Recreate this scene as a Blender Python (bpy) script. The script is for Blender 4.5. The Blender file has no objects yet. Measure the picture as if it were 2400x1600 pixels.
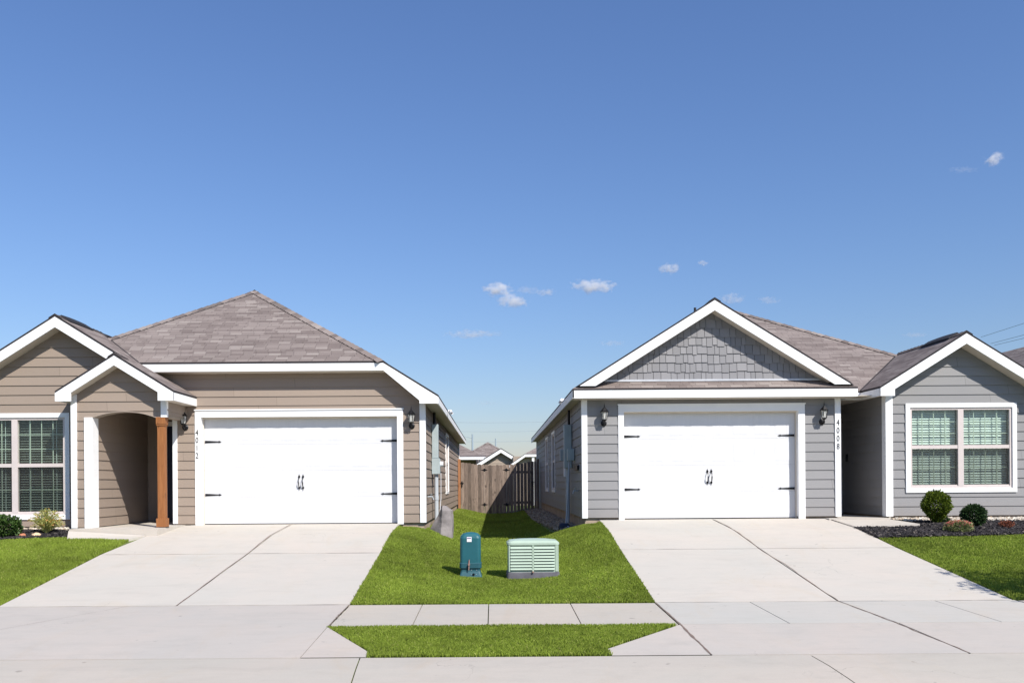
import bpy, math, random
import numpy as np
from mathutils import Vector as V, Matrix, noise as mnoise
random.seed(7); np.random.seed(7)
sc = bpy.context.scene
col = sc.collection
F = 2065.0; PX, PY, CZ = 1156.0, 1134.0, 1.70; ROLL = 0.007
def W(px, py, Y):
    """measured photo pixel (2400 wide) at a known depth -> world"""
    dx, dy = px-PX, py-PY
    ux, uy = dx-ROLL*dy, dy+ROLL*dx
    return V((ux*Y/F, Y, CZ-uy*Y/F))

# ---------------------------------------------------------------- materials
def newmat(name):
    m = bpy.data.materials.new(name); m.use_nodes = True
    nt = m.node_tree; nt.nodes.clear()
    out = nt.nodes.new('ShaderNodeOutputMaterial')
    return m, nt, out
class G:
    """tiny node-graph helper"""
    def __init__(s, nt): s.nt = nt
    def n(s, t, **kw):
        nd = s.nt.nodes.new(t)
        for k, v in kw.items(): setattr(nd, k, v)
        return nd
    def put(s, sock, v):
        if isinstance(v, bpy.types.NodeSocket): s.nt.links.new(v, sock)
        elif v is not None:
            if sock.type == 'RGBA' and not hasattr(v, '__len__'): v = (v, v, v)
            if sock.type == 'RGBA' and len(v) == 3: v = (*v, 1)
            sock.default_value = v
    def math(s, op, a, b=None, c=None, clamp=False):
        nd = s.n('ShaderNodeMath', operation=op); nd.use_clamp = clamp
        s.put(nd.inputs[0], a)
        if b is not None: s.put(nd.inputs[1], b)
        if c is not None: s.put(nd.inputs[2], c)
        return nd.outputs[0]
    def mix(s, f, a, b, mode='MIX'):
        nd = s.n('ShaderNodeMix', data_type='RGBA', blend_type=mode)
        s.put(nd.inputs[0], f); s.put(nd.inputs[6], a); s.put(nd.inputs[7], b)
        return nd.outputs[2]
    def coord(s, which='Object', scale=(1, 1, 1)):
        tc = s.n('ShaderNodeTexCoord'); mp = s.n('ShaderNodeMapping')
        s.nt.links.new(tc.outputs[which], mp.inputs[0]); mp.inputs['Scale'].default_value = scale
        return mp.outputs[0]
    def noise(s, vec, scale, detail=4, rough=.55, dist=0):
        nd = s.n('ShaderNodeTexNoise'); s.put(nd.inputs['Vector'], vec)
        nd.inputs['Scale'].default_value = scale; nd.inputs['Detail'].default_value = detail
        nd.inputs['Roughness'].default_value = rough; nd.inputs['Distortion'].default_value = dist
        return nd.outputs[0]
    def wn(s, vec):
        nd = s.n('ShaderNodeTexWhiteNoise', noise_dimensions='3D'); s.put(nd.inputs[0], vec); return nd.outputs[0]
    def comb(s, x, y, z=0.0):
        nd = s.n('ShaderNodeCombineXYZ'); s.put(nd.inputs[0], x); s.put(nd.inputs[1], y); s.put(nd.inputs[2], z); return nd.outputs[0]
    def sep(s, v):
        nd = s.n('ShaderNodeSeparateXYZ'); s.put(nd.inputs[0], v); return nd.outputs
    def rng(s, v, a, b, c, d):
        nd = s.n('ShaderNodeMapRange'); s.put(nd.inputs[0], v)
        for i, q in enumerate((a, b, c, d)): nd.inputs[i+1].default_value = q
        return nd.outputs[0]
    def bump(s, h, strength=.3, dist=.01):
        nd = s.n('ShaderNodeBump'); s.put(nd.inputs['Height'], h)
        nd.inputs['Strength'].default_value = strength; nd.inputs['Distance'].default_value = dist
        return nd.outputs[0]
    def attr(s, name):
        nd = s.n('ShaderNodeAttribute'); nd.attribute_name = name; return nd.outputs['Fac']
    def bsdf(s, color, rough=.7, metal=0, normal=None, spec=.5):
        nd = s.n('ShaderNodeBsdfPrincipled'); s.put(nd.inputs['Base Color'], color)
        s.put(nd.inputs['Roughness'], rough); nd.inputs['Metallic'].default_value = metal
        nd.inputs['Specular IOR Level'].default_value = spec
        if normal is not None: s.put(nd.inputs['Normal'], normal)
        return nd.outputs[0]
def scl(c, k): return tuple(min(1, x*k) for x in c)

def plain(name, c, rough=.6, amp=.12, scale=8, bump=.1, bscale=60, metal=0, spec=.4, stretch=(1, 1, 1)):
    m, nt, out = newmat(name); g = G(nt)
    v = g.coord('Object', stretch)
    n1 = g.noise(v, scale, 5); n2 = g.noise(v, bscale, 3)
    c2 = g.mix(g.rng(n1, .3, .7, 0, 1), scl(c, 1-amp), scl(c, 1+amp))
    nt.links.new(g.bsdf(c2, rough, metal, g.bump(n2, bump, .004), spec), out.inputs[0]); return m

def siding_mat(name, c, z0, ex):
    m, nt, out = newmat(name); g = G(nt)
    P = g.coord('Object'); x, y, z = g.sep(P)
    row = g.math('FLOOR', g.math('DIVIDE', g.math('SUBTRACT', z, z0), ex))
    run = g.math('ADD', x, y)
    seg = g.math('FLOOR', g.math('DIVIDE', g.math('ADD', run, g.math('MULTIPLY', g.wn(g.comb(row, 3.0)), 3.6)), 3.6))
    rnd = g.wn(g.comb(row, seg, 1.0))
    gr = g.noise(g.coord('Object', (2.2, 2.2, 70)), 3.0, 6, .65, 1.2)
    grain = g.noise(g.coord('Object', (1.2, 1.2, 22)), 9.0, 4, .6, 2.5)
    big = g.noise(P, .6, 3)
    k = g.math('ADD', g.math('MULTIPLY', rnd, .07), g.math('MULTIPLY', big, .10))
    k = g.math('ADD', k, g.math('MULTIPLY', gr, .08)); k = g.math('ADD', k, .87)
    # thin butt joints between board lengths
    u = g.math('FRACT', g.math('DIVIDE', g.math('ADD', run, g.math('MULTIPLY', g.wn(g.comb(row, 3.0)), 3.6)), 3.6))
    j = g.math('LESS_THAN', u, .0022)
    k = g.math('MULTIPLY', k, g.math('SUBTRACT', 1, g.math('MULTIPLY', j, .35)))
    cc = g.mix(1.0, c, g.comb(k, k, k), 'MULTIPLY')
    # faint dirt splash near the ground
    dirt = g.math('MULTIPLY', g.rng(z, .95, 1.35, .35, 0), g.noise(P, 5, 4))
    cc = g.mix(dirt, cc, (.22, .17, .13))
    h = g.math('ADD', g.math('MULTIPLY', gr, .5), grain)
    nt.links.new(g.bsdf(cc, .62, 0, g.bump(h, .35, .004), .3), out.inputs[0]); return m

def shingle_mat(name, ca, cb, cc_):
    m, nt, out = newmat(name); g = G(nt)
    uv = g.n('ShaderNodeUVMap').outputs[0]; u, v, _ = g.sep(uv)
    H, Wd = .097, .25
    rv = g.math('DIVIDE', v, H); row = g.math('FLOOR', rv)
    sh = g.math('MULTIPLY', g.wn(g.comb(row, 7.0)), 1.0)
    ru = g.math('ADD', g.math('DIVIDE', u, Wd), sh); cl = g.math('FLOOR', ru)
    r1 = g.wn(g.comb(cl, row, 0.0)); 
    # runs of two or three tabs often share a tone
    r2 = g.wn(g.comb(g.math('FLOOR', g.math('DIVIDE', ru, 2.6)), row, 5.0))
    tone = g.math('ADD', g.math('MULTIPLY', r1, .35), g.math('MULTIPLY', r2, .65))
    base = g.mix(g.rng(tone, .2, .8, 0, 1), ca, cb)
    base = g.mix(g.rng(g.wn(g.comb(row, cl, 9.0)), .80, 1, 0, .8), base, cc_)
    P = g.coord('Object')
    gran = g.noise(P, 260, 2, .8); big = g.noise(P, 1.1, 4)
    k = g.math('ADD', g.math('MULTIPLY', gran, .45), g.math('ADD', g.math('MULTIPLY', big, .35), .6))
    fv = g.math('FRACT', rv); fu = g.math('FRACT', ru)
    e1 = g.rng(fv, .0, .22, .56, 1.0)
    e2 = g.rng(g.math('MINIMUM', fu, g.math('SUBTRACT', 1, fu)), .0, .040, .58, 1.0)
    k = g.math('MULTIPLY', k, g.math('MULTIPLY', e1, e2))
    cf = g.mix(1.0, base, g.comb(k, k, k), 'MULTIPLY')
    hh = g.math('ADD', g.math('MULTIPLY', g.math('SUBTRACT', 1, fv), 1.0), g.math('MULTIPLY', r1, .35))
    hh = g.math('ADD', g.math('MULTIPLY', hh, e2), g.math('MULTIPLY', gran, .3))
    nt.links.new(g.bsdf(cf, .92, 0, g.bump(hh, .6, .008), .2), out.inputs[0]); return m

def concrete_mat(name, c, warm=(.60, .50, .43), stain=.35):
    m, nt, out = newmat(name); g = G(nt)
    P = g.coord('Object')
    a = g.noise(P, .45, 5, .6, .8); b = g.noise(P, 2.6, 6, .65); f = g.noise(P, 90, 3, .7)
    brush = g.noise(g.coord('Object', (1.2, 34, 1.2)), 2.4, 4, .6)
    t = g.attr('tint')
    base = g.mix(g.rng(a, .35, .68, 0, 1), scl(c, .93), warm)
    base = g.mix(g.math('MULTIPLY', g.rng(b, .52, .75, 0, 1), stain), base, scl(c, .78))
    base = g.mix(g.math('MULTIPLY', t, .42), base, scl((c[0]*.94, c[1], c[2]*1.05), .84))
    spots = g.noise(P, 6.5, 2, .5); spots = g.rng(spots, .735, .78, 0, .55)
    base = g.mix(spots, base, scl(c, .42))
    rust = g.noise(g.coord('Object', (1, .35, 1)), 1.3, 5, .7, 1.5)
    base = g.mix(g.rng(rust, .54, .74, 0, .30), base, (c[0]*.92, c[1]*.80, c[2]*.66))
    wet = g.noise(g.coord('Object', (.55, 2.2, 1)), 1.7, 6, .7, .6)
    base = g.mix(g.rng(wet, .50, .70, 0, .26), base, scl(c, .72))
    vor = g.n('ShaderNodeTexVoronoi', feature='DISTANCE_TO_EDGE'); vv = g.n('ShaderNodeVectorMath', operation='ADD')
    nn = g.n('ShaderNodeTexNoise'); g.put(nn.inputs['Vector'], P); nn.inputs['Scale'].default_value = 2.2; nn.inputs['Detail'].default_value = 5
    g.put(vv.inputs[0], P); g.put(vv.inputs[1], nn.outputs[1]); g.put(vor.inputs['Vector'], vv.outputs[0]); vor.inputs['Scale'].default_value = .33
    crack = g.math('MULTIPLY', g.rng(vor.outputs['Distance'], 0, .0022, .55, 0), g.rng(g.noise(P, .8, 2), .50, .62, 0, 1))
    base = g.mix(crack, base, scl(c, .35))
    k = g.math('ADD', .86, g.math('ADD', g.math('MULTIPLY', f, .16), g.math('MULTIPLY', brush, .12)))
    base = g.mix(1.0, base, g.comb(k, k, k), 'MULTIPLY')
    h = g.math('ADD', g.math('MULTIPLY', f, .6), brush)
    nt.links.new(g.bsdf(base, .88, 0, g.bump(h, .35, .003), .25), out.inputs[0]); return m

def tint_mat(name, c1, c2, rough=.8, trans=0, noise=None, third=None, spec=.3):
    """colour from per-face 'tint' attribute between c1 and c2; optional translucency"""
    m, nt, out = newmat(name); g = G(nt)
    t = g.attr('tint'); c = g.mix(t, c1, c2)
    if third: c = g.mix(g.rng(t, .9, .96, 0, 1), c, third)
    P = g.coord('Object')
    if noise:
        n = g.noise(P, noise, 4, .6); n2 = g.noise(P, noise*6, 3, .6)
        k = g.math('ADD', g.rng(n, .3, .7, .62, 1.10), g.rng(n2, .3, .7, -.09, .22))
        c = g.mix(1.0, c, g.comb(k, k, g.math('MULTIPLY', k, .92)), 'MULTIPLY')
    s = g.bsdf(c, rough, 0, None, spec)
    if trans:
        tr = g.n('ShaderNodeBsdfTranslucent'); g.put(tr.inputs[0], c)
        mx = g.n('ShaderNodeMixShader'); mx.inputs[0].default_value = trans
        nt.links.new(s, mx.inputs[1]); nt.links.new(tr.outputs[0], mx.inputs[2]); s = mx.outputs[0]
    nt.links.new(s, out.inputs[0]); return m

def wood_mat(name, c1, c2, axis='z', rough=.7, knots=True):
    m, nt, out = newmat(name); g = G(nt)
    st = (9, 9, .7) if axis == 'z' else (.7, 9, 9)
    P = g.coord('Object', st)
    a = g.noise(P, 2.2, 6, .65, 1.5); t = g.attr('tint')
    f = g.noise(P, 14, 3, .6)
    c = g.mix(g.rng(a, .3, .7, 0, 1), c1, c2)
    k = g.math('ADD', .62, g.math('MULTIPLY', t, .70)); k = g.math('ADD', k, g.math('MULTIPLY', f, .12))
    c = g.mix(1.0, c, g.comb(k, k, k), 'MULTIPLY')
    if knots:
        kn = g.noise(g.coord('Object', (9, 9, 3.5)), 1.15, 2, .5)
        c = g.mix(g.rng(kn, .66, .76, 0, .7), c, scl(c1, .35))
    nt.links.new(g.bsdf(c, rough, 0, g.bump(g.math('ADD', a, f), .4, .004), .25), out.inputs[0]); return m

def glass_mat(name, tint):
    m, nt, out = newmat(name); g = G(nt)
    tr = g.n('ShaderNodeBsdfTransparent'); g.put(tr.inputs[0], tint)
    gl = g.n('ShaderNodeBsdfGlossy'); gl.inputs['Roughness'].default_value = .015
    wob = g.noise(g.coord('Object'), 1.6, 2, .4); g.put(gl.inputs['Normal'], g.bump(wob, .12, .02))
    lw = g.n('ShaderNodeLayerWeight'); lw.inputs[0].default_value = .5     # symmetric Schlick reflectance
    fr = g.math('ADD', g.math('MULTIPLY', g.math('POWER', lw.outputs['Facing'], 5.0), .9), .055)
    mx = g.n('ShaderNodeMixShader'); nt.links.new(fr, mx.inputs[0])
    nt.links.new(tr.outputs[0], mx.inputs[1]); nt.links.new(gl.outputs[0], mx.inputs[2])
    nt.links.new(mx.outputs[0], out.inputs[0]); return m
def screen_mat(name):
    m, nt, out = newmat(name); g = G(nt)
    tr = g.n('ShaderNodeBsdfTransparent'); d = g.n('ShaderNodeBsdfDiffuse'); d.inputs[0].default_value = (.03, .035, .04, 1)
    mx = g.n('ShaderNodeMixShader'); mx.inputs[0].default_value = .34
    nt.links.new(tr.outputs[0], mx.inputs[1]); nt.links.new(d.outputs[0], mx.inputs[2])
    nt.links.new(mx.outputs[0], out.inputs[0]); return m
def fabric_vol(name, dens, seed, size):
    """puffy white water-vapour volume with a ragged edge"""
    m, nt, out = newmat(name); g = G(nt)
    P = g.coord('Object'); x, y, z = g.sep(P)
    off = g.n('ShaderNodeVectorMath', operation='ADD'); g.put(off.inputs[0], P); off.inputs[1].default_value = (seed*7.3, seed*3.1, seed*1.7)
    sc_ = g.n('ShaderNodeVectorMath', operation='MULTIPLY'); g.put(sc_.inputs[0], off.outputs[0]); sc_.inputs[1].default_value = size
    n = g.noise(sc_.outputs[0], 1.0, 6, .62)
    ln = g.n('ShaderNodeVectorMath', operation='LENGTH'); g.put(ln.inputs[0], P)
    r = ln.outputs['Value']
    d = g.math('SUBTRACT', g.math('MULTIPLY', g.math('SUBTRACT', n, .30), 2.9), g.math('MULTIPLY', g.math('POWER', r, 1.6), .95))
    d = g.math('MULTIPLY', g.math('MAXIMUM', d, 0.0), dens*2.6)
    vol = g.n('ShaderNodeVolumePrincipled'); vol.inputs['Color'].default_value = (1, 1, 1, 1)
    g.put(vol.inputs['Density'], d); vol.inputs['Anisotropy'].default_value = .2
    nt.links.new(vol.outputs[0], out.inputs['Volume']); return m

LZ, LEX = .95, .180     # tan house: first board, exposure
RZ, REX = 1.02, .1835   # grey house
M = {}
M['tan'] = siding_mat('tan_lap_siding', (.300, .238, .190), LZ, LEX)
M['grey'] = siding_mat('grey_lap_siding', (.258, .252, .250), RZ, REX)
M['shake'] = tint_mat('grey_shake_siding', (.212, .208, .214), (.262, .256, .262), .65)
M['tan_plain'] = plain('tan_painted_board', (.34, .28, .23), .6, .05)
M['bg_tan'] = plain('far_tan_siding', (.36, .29, .23), .7, .05)
M['trim'] = plain('white_painted_trim', (.83, .83, .82), .45, .025, 3, .08, 40)
M['soffit'] = plain('cream_soffit_board', (.62, .56, .48), .6, .05, 2, .05)
M['door_white'] = plain('white_steel_door', (.66, .66, .66), .4, .02, 2, .10, 30, stretch=(16, 1, .6))
M['frame'] = plain('almond_vinyl_frame', (.60, .53, .50), .45, .04, 4)
M['roof'] = shingle_mat('brown_asphalt_shingles', (.165, .133, .120), (.240, .200, .180), (.31, .268, .24))
M['drip'] = plain('dark_shingle_edge', (.030, .026, .028), .9, .2)
M['vent'] = plain('black_ridge_vent', (.022, .022, .026), .8, .2)
M['flash'] = plain('grey_metal_flashing', (.55, .56, .58), .45, .1, 6, .3, 8, .2)
M['found'] = plain('beige_foundation_concrete', (.36, .28, .21), .9, .25, 4, .5, 40)
M['conc'] = concrete_mat('driveway_concrete', (.505, .475, .418), (.510, .455, .392), .30)
M['apron'] = concrete_mat('apron_concrete', (.475, .437, .388), (.490, .425, .365), .45)
M['walk'] = concrete_mat('sidewalk_concrete', (.455, .420, .362), (.465, .405, .335), .35)
M['gutter'] = concrete_mat('gutter_concrete', (.470, .428, .365), (.48, .415, .35), .45)
M['joint'] = plain('dark_joint_filler', (.17, .125, .10), .95, .3)
M['asphalt'] = plain('street_asphalt', (.055, .055, .055), .9, .25, 5, .6, 120)
M['soil'] = plain('lawn_soil', (.12, .15, .035), .95, .35, 7, .6, 60)
M['grass'] = tint_mat('green_grass_blades', (.168, .232, .024), (.345, .435, .075), .55, .32, .55, (.46, .48, .15), .25)
M['glass'] = glass_mat('window_glass', (.90, .95, .925))
M['screen'] = screen_mat('insect_screen')
M['blind'] = plain('white_blind_slats', (.72, .76, .72), .5, .03)
M['muntin'] = plain('grille_between_panes', (.50, .52, .44), .5, .05)
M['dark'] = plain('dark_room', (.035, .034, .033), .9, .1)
M['navy'] = plain('navy_painted_door', (.008, .012, .040), .38, .1)
M['blackmetal'] = plain('black_iron', (.014, .014, .016), .42, .2, 20, .2, 60, .5)
def lamp_glass():
    m, nt, out = newmat('lantern_glass'); g = G(nt)
    tr = g.n('ShaderNodeBsdfTransparent'); d = g.n('ShaderNodeBsdfPrincipled'); d.inputs['Base Color'].default_value = (.70, .69, .64, 1); d.inputs['Roughness'].default_value = .12
    mx = g.n('ShaderNodeMixShader'); g.put(mx.inputs[0], g.rng(g.noise(g.coord('Object', (1, 1, .3)), 38, 3), .3, .7, .15, .75))
    nt.links.new(tr.outputs[0], mx.inputs[1]); nt.links.new(d.outputs[0], mx.inputs[2]); nt.links.new(mx.outputs[0], out.inputs[0]); return m
M['lampglass'] = lamp_glass()
M['bulb'] = plain('frosted_bulb', (.85, .83, .78), .4, .02)
M['cedar'] = wood_mat('stained_cedar', (.21, .078, .025), (.33, .135, .048))
M['fence'] = wood_mat('weathered_fence_boards', (.100, .076, .062), (.270, .205, .160))
M['newpost'] = wood_mat('orange_cedar_post', (.22, .095, .042), (.30, .145, .07))
M['mulch'] = tint_mat('black_wood_mulch', (.008, .007, .009), (.055, .047, .052), .75, noise=3, third=(.13, .11, .10))
M['mulchbase'] = plain('mulch_bed_soil', (.018, .015, .016), .95, .3, 20)
M['gravel'] = tint_mat('pale_river_gravel', (.35, .26, .19), (.74, .70, .66), .7, noise=8)
M['graveldark'] = tint_mat('brown_river_gravel', (.20, .15, .11), (.46, .38, .31), .75, noise=8)
M['rock'] = plain('grey_limestone_rock', (.225, .20, .192), .85, .45, 3.2, .9, 14)
M['peach'] = plain('peach_stone', (.68, .48, .30), .8, .2, 9, .5, 30)
M['rust'] = plain('reddish_stone', (.42, .17, .09), .8, .2, 9, .5, 30)
M['teal'] = plain('teal_plastic', (.018, .105, .125), .42, .10, 5, .1, 40)
M['tealdark'] = plain('teal_plastic_base', (.020, .085, .105), .5, .12, 6, .1)
M['mint'] = plain('mint_green_enamel', (.375, .465, .370), .42, .06, 3, .06)
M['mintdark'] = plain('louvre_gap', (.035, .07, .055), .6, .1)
M['pad'] = plain('grey_plastic_pad', (.115, .11, .125), .75, .28, 6, .4, 20)
M['steel'] = plain('galvanised_metal', (.42, .45, .47), .4, .1, 6, .1, 30, .35)
M['boxgrey'] = plain('grey_utility_enamel', (.36, .42, .43), .5, .08, 5)
M['pvc'] = plain('grey_plastic_conduit', (.44, .47, .50), .5, .06, 5)
M['copper'] = plain('brass_lock', (.50, .30, .24), .4, .1, 20, .1, 50, .6)
M['sticker'] = plain('white_sticker', (.78, .77, .80), .5, .02)
M['ink'] = plain('purple_ink', (.08, .03, .14), .5, .02)
M['leafdark'] = tint_mat('dark_shrub_leaves', (.012, .030, .008), (.075, .140, .026), .55, .2, None, (.22, .33, .10), .25)
M['leafbox'] = tint_mat('boxwood_leaves', (.022, .044, .005), (.190, .250, .024), .6, .28, None, (.36, .44, .07), .15)
M['leafblue'] = tint_mat('dense_green_leaves', (.010, .026, .010), (.050, .100, .028), .6, .18, None, (.14, .22, .08), .15)
M['leafyellow'] = tint_mat('variegated_yellow_leaves', (.36, .40, .10), (.74, .70, .30), .5, .35, None, (.74, .40, .14))
M['leafflower'] = tint_mat('grey_green_stems', (.10, .14, .05), (.34, .36, .16), .6, .25)
M['petal'] = tint_mat('pink_and_orange_petals', (.80, .22, .32), (.88, .48, .26), .6, .3, None, (.80, .66, .42))
M['redleaf'] = tint_mat('reddish_leaves', (.12, .03, .015), (.34, .12, .06), .6, .25)
M['bark'] = plain('brown_bark', (.10, .07, .05), .9, .3, 10, .6, 40)
M['treeleaf'] = tint_mat('tree_leaves', (.03, .07, .012), (.11, .19, .03), .5, .3)
M['bluepipe'] = plain('dark_blue_plastic', (.012, .022, .05), .5, .1)
M['pole'] = plain('pale_steel_pole', (.30, .36, .42), .6, .05)
M['wire'] = plain('aluminium_wire', (.34, .40, .46), .6, .05)

# ---------------------------------------------------------------- mesh builder
class MB:
    def __init__(s): s.v = []; s.f = []; s.t = []; s.uv = []; s.mi = []
    def face(s, pts, tint=.5, uv=None, mi=0):
        i = len(s.v); s.v += [tuple(p) for p in pts]; s.f.append(tuple(range(i, i+len(pts))))
        s.t.append(tint); s.uv.append(uv); s.mi.append(mi); return s
    def solid(s, verts, faces, tint=.5, mi=0):
        i = len(s.v); s.v += [tuple(p) for p in verts]
        for f in faces: s.f.append(tuple(a+i for a in f)); s.t.append(tint); s.uv.append(None); s.mi.append(mi)
        return s
    def hexa(s, p, tint=.5, mi=0):
        """8 points: bottom 4 ccw, top 4 ccw"""
        return s.solid(p, [(3, 2, 1, 0), (4, 5, 6, 7), (0, 1, 5, 4), (1, 2, 6, 5), (2, 3, 7, 6), (3, 0, 4, 7)], tint, mi)
    def box(s, x0, x1, y0, y1, z0, z1, tint=.5, mi=0):
        x0, x1 = sorted((x0, x1)); y0, y1 = sorted((y0, y1)); z0, z1 = sorted((z0, z1))
        return s.hexa([(x0, y0, z0), (x1, y0, z0), (x1, y1, z0), (x0, y1, z0), (x0, y0, z1), (x1, y0, z1), (x1, y1, z1), (x0, y1, z1)], tint, mi)
    def prism(s, poly, ext, tint=.5, mi=0):
        """poly: 3d points, extruded by vector ext"""
        n = len(poly); e = V(ext); a = [V(p) for p in poly]; b = [p+e for p in a]
        fs = [tuple(range(n-1, -1, -1)), tuple(range(n, 2*n))] + [(i, (i+1) % n, n+(i+1) % n, n+i) for i in range(n)]
        return s.solid(a+b, fs, tint, mi)
    def board(s, A, B, down, thick, out, tint=.5, mi=0):
        """board whose top edge runs A->B, hanging `down` in z, `thick` towards -out"""
        A, B, o = V(A), V(B), V(out)*-thick; d = V((0, 0, -down))
        return s.hexa([A+d, B+d, B+d+o, A+d+o, A, B, B+o, A+o], tint, mi)
    def tube(s, pts, r, seg=8, tint=.5, caps=True, mi=0):
        pts = [V(p) for p in pts]; rr = r if hasattr(r, '__len__') else [r]*len(pts); rings = []; vs = []
        for i, p in enumerate(pts):
            d = (pts[min(i+1, len(pts)-1)]-pts[max(i-1, 0)]).normalized()
            a = d.cross(V((0, 0, 1)));  a = a.normalized() if a.length > 1e-3 else V((1, 0, 0))
            b = d.cross(a).normalized()
            for k in range(seg):
                q = 2*math.pi*k/seg; vs.append(p+(a*math.cos(q)+b*math.sin(q))*rr[i])
        fs = []
        for i in range(len(pts)-1):
            for k in range(seg):
                fs.append((i*seg+k, i*seg+(k+1) % seg, (i+1)*seg+(k+1) % seg, (i+1)*seg+k))
        if caps: fs.append(tuple(range(seg-1, -1, -1))); fs.append(tuple(range((len(pts)-1)*seg, len(pts)*seg)))
        return s.solid(vs, fs, tint, mi)
    def lathe(s, prof, c=(0, 0, 0), seg=12, tint=.5, sx=1, sy=1, rot=0, mi=0):
        """prof: (r,z) list"""
        vs = []
        for r, z in prof:
            for k in range(seg):
                q = 2*math.pi*k/seg+rot; vs.append((c[0]+r*math.cos(q)*sx, c[1]+r*math.sin(q)*sy, c[2]+z))
        fs = [(i*seg+k, i*seg+(k+1) % seg, (i+1)*seg+(k+1) % seg, (i+1)*seg+k) for i in range(len(prof)-1) for k in range(seg)]
        fs.append(tuple(range(seg-1, -1, -1))); fs.append(tuple(range((len(prof)-1)*seg, len(prof)*seg)))
        return s.solid(vs, fs, tint, mi)
    def build(s, name, mat, parent=None, smooth=False, bevel=0, weld=False):
        me = bpy.data.meshes.new(name); me.from_pydata(s.v, [], s.f)
        for mm in (mat if isinstance(mat, (list, tuple)) else [mat]): me.materials.append(mm)
        me.polygons.foreach_set('material_index', s.mi)
        at = me.attributes.new('tint', 'FLOAT', 'FACE'); at.data.foreach_set('value', s.t)
        if any(u is not None for u in s.uv):
            uvl = me.uv_layers.new(name='UVMap'); li = 0
            for f, u in zip(s.f, s.uv):
                for k in range(len(f)):
                    if u is not None: uvl.data[li].uv = u[k]
                    li += 1
        if smooth:
            me.polygons.foreach_set('use_smooth', [True]*len(me.polygons))
        me.update()
        o = bpy.data.objects.new(name, me); col.objects.link(o)
        if parent is not None:
            o.parent = parent
            if PAR.get(parent.name): o.matrix_parent_inverse = PAR[parent.name].inverted()
            PAR[o.name] = PAR.get(parent.name)
        if bevel:
            b = o.modifiers.new('bevel', 'BEVEL'); b.width = bevel; b.segments = 2; b.limit_method = 'ANGLE'
        return o
PAR = {}
def tag(o, label=None, cat=None, group=None, kind=None):
    if label: o['label'] = label
    if cat: o['category'] = cat
    if group: o['group'] = group
    if kind: o['kind'] = kind
    return o
def thing(name, label, cat, loc=(0, 0, 0), group=None, world=False, rz=0):
    """Empty at the thing's base. world=True: children are modelled in world coordinates"""
    o = bpy.data.objects.new(name, None); col.objects.link(o); o.location = loc; o.rotation_euler = (0, 0, rz)
    o.empty_display_size = .2
    if world: PAR[o.name] = Matrix.Translation(loc)
    return tag(o, label, cat, group)
_orig_build = MB.build
def build2(s, name, mat, parent=None, **k):
    o = _orig_build(s, name, mat, None, **k)
    if parent is not None:
        o.parent = parent
        root = parent
        while root.parent is not None: root = root.parent
        if root.name in PAR and parent is root: o.matrix_parent_inverse = PAR[root.name].inverted()
        # deeper parts: their parent's matrix is identity in world space, nothing to undo
    return o
MB.build = build2
def children(o, allobs): return [c for c in allobs if c.parent == o]
def dup(o, loc, label=None, rz=None, scale=None, parent=None):
    allobs = list(col.objects)
    c = o.copy(); col.objects.link(c)
    if parent is None:
        c.location = loc
        if rz is not None: c.rotation_euler = (0, 0, rz)
        if scale: c.scale = scale
        if label: c['label'] = label
    else: c.parent = parent
    for ch in children(o, allobs): dup(ch, None, parent=c)
    return c

# clipping of convex 2-D polygons
def clip(poly, f):
    out = []
    for i in range(len(poly)):
        a, b = poly[i], poly[(i+1) % len(poly)]; fa, fb = f(a), f(b)
        if fa >= 0: out.append(a)
        if (fa >= 0) != (fb >= 0):
            t = fa/(fa-fb); out.append((a[0]+(b[0]-a[0])*t, a[1]+(b[1]-a[1])*t))
    return out
class Fr:
    """wall frame: u along the wall, n outward, z up"""
    def __init__(s, O, U, N): s.O, s.U, s.N = V(O), V(U), V(N)
    def p(s, u, n, z): return s.O+s.U*u+s.N*n+V((0, 0, z))
    def box(s, mb, u0, u1, n0, n1, z0, z1, tint=.5, mi=0):
        if s.U.cross(s.N).z < 0: u0, u1 = max(u0, u1), min(u0, u1)
        a = [s.p(*q) for q in ((u0, n0, z0), (u1, n0, z0), (u1, n1, z0), (u0, n1, z0), (u0, n0, z1), (u1, n0, z1), (u1, n1, z1), (u0, n1, z1))]
        return mb.hexa(a, tint, mi)
def siding(mb, fr, polys, z0, ex, t=.016):
    """lap boards: each board leans out at its lower edge and shows a small bottom lip"""
    for poly in polys:
        zs = [p[1] for p in poly]; k0 = math.floor((min(zs)-z0)/ex+1e-6); k1 = math.ceil((max(zs)-z0)/ex-1e-6)
        for k in range(k0, k1):
            a, b = z0+k*ex, z0+(k+1)*ex
            q = clip(clip(list(poly), lambda p: p[1]-a), lambda p: b-p[1])
            if len(q) < 3: continue
            q = [p for i, p in enumerate(q) if abs(p[0]-q[i-1][0])+abs(p[1]-q[i-1][1]) > 1e-5]
            if len(q) < 3: continue
            off = lambda z: .002+t*(1-(z-a)/ex)
            mb.face([fr.p(p[0], off(p[1]), p[1]) for p in q])
            lo = [p for p in q if abs(p[1]-a) < 1e-5]
            if len(lo) >= 2:
                u0, u1 = min(p[0] for p in lo), max(p[0] for p in lo)
                mb.face([fr.p(u0, 0.0, a), fr.p(u1, 0.0, a), fr.p(u1, off(a), a), fr.p(u0, off(a), a)])
def rect(u0, u1, z0, z1): return [(u0, z0), (u1, z0), (u1, z1), (u0, z1)]
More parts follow.
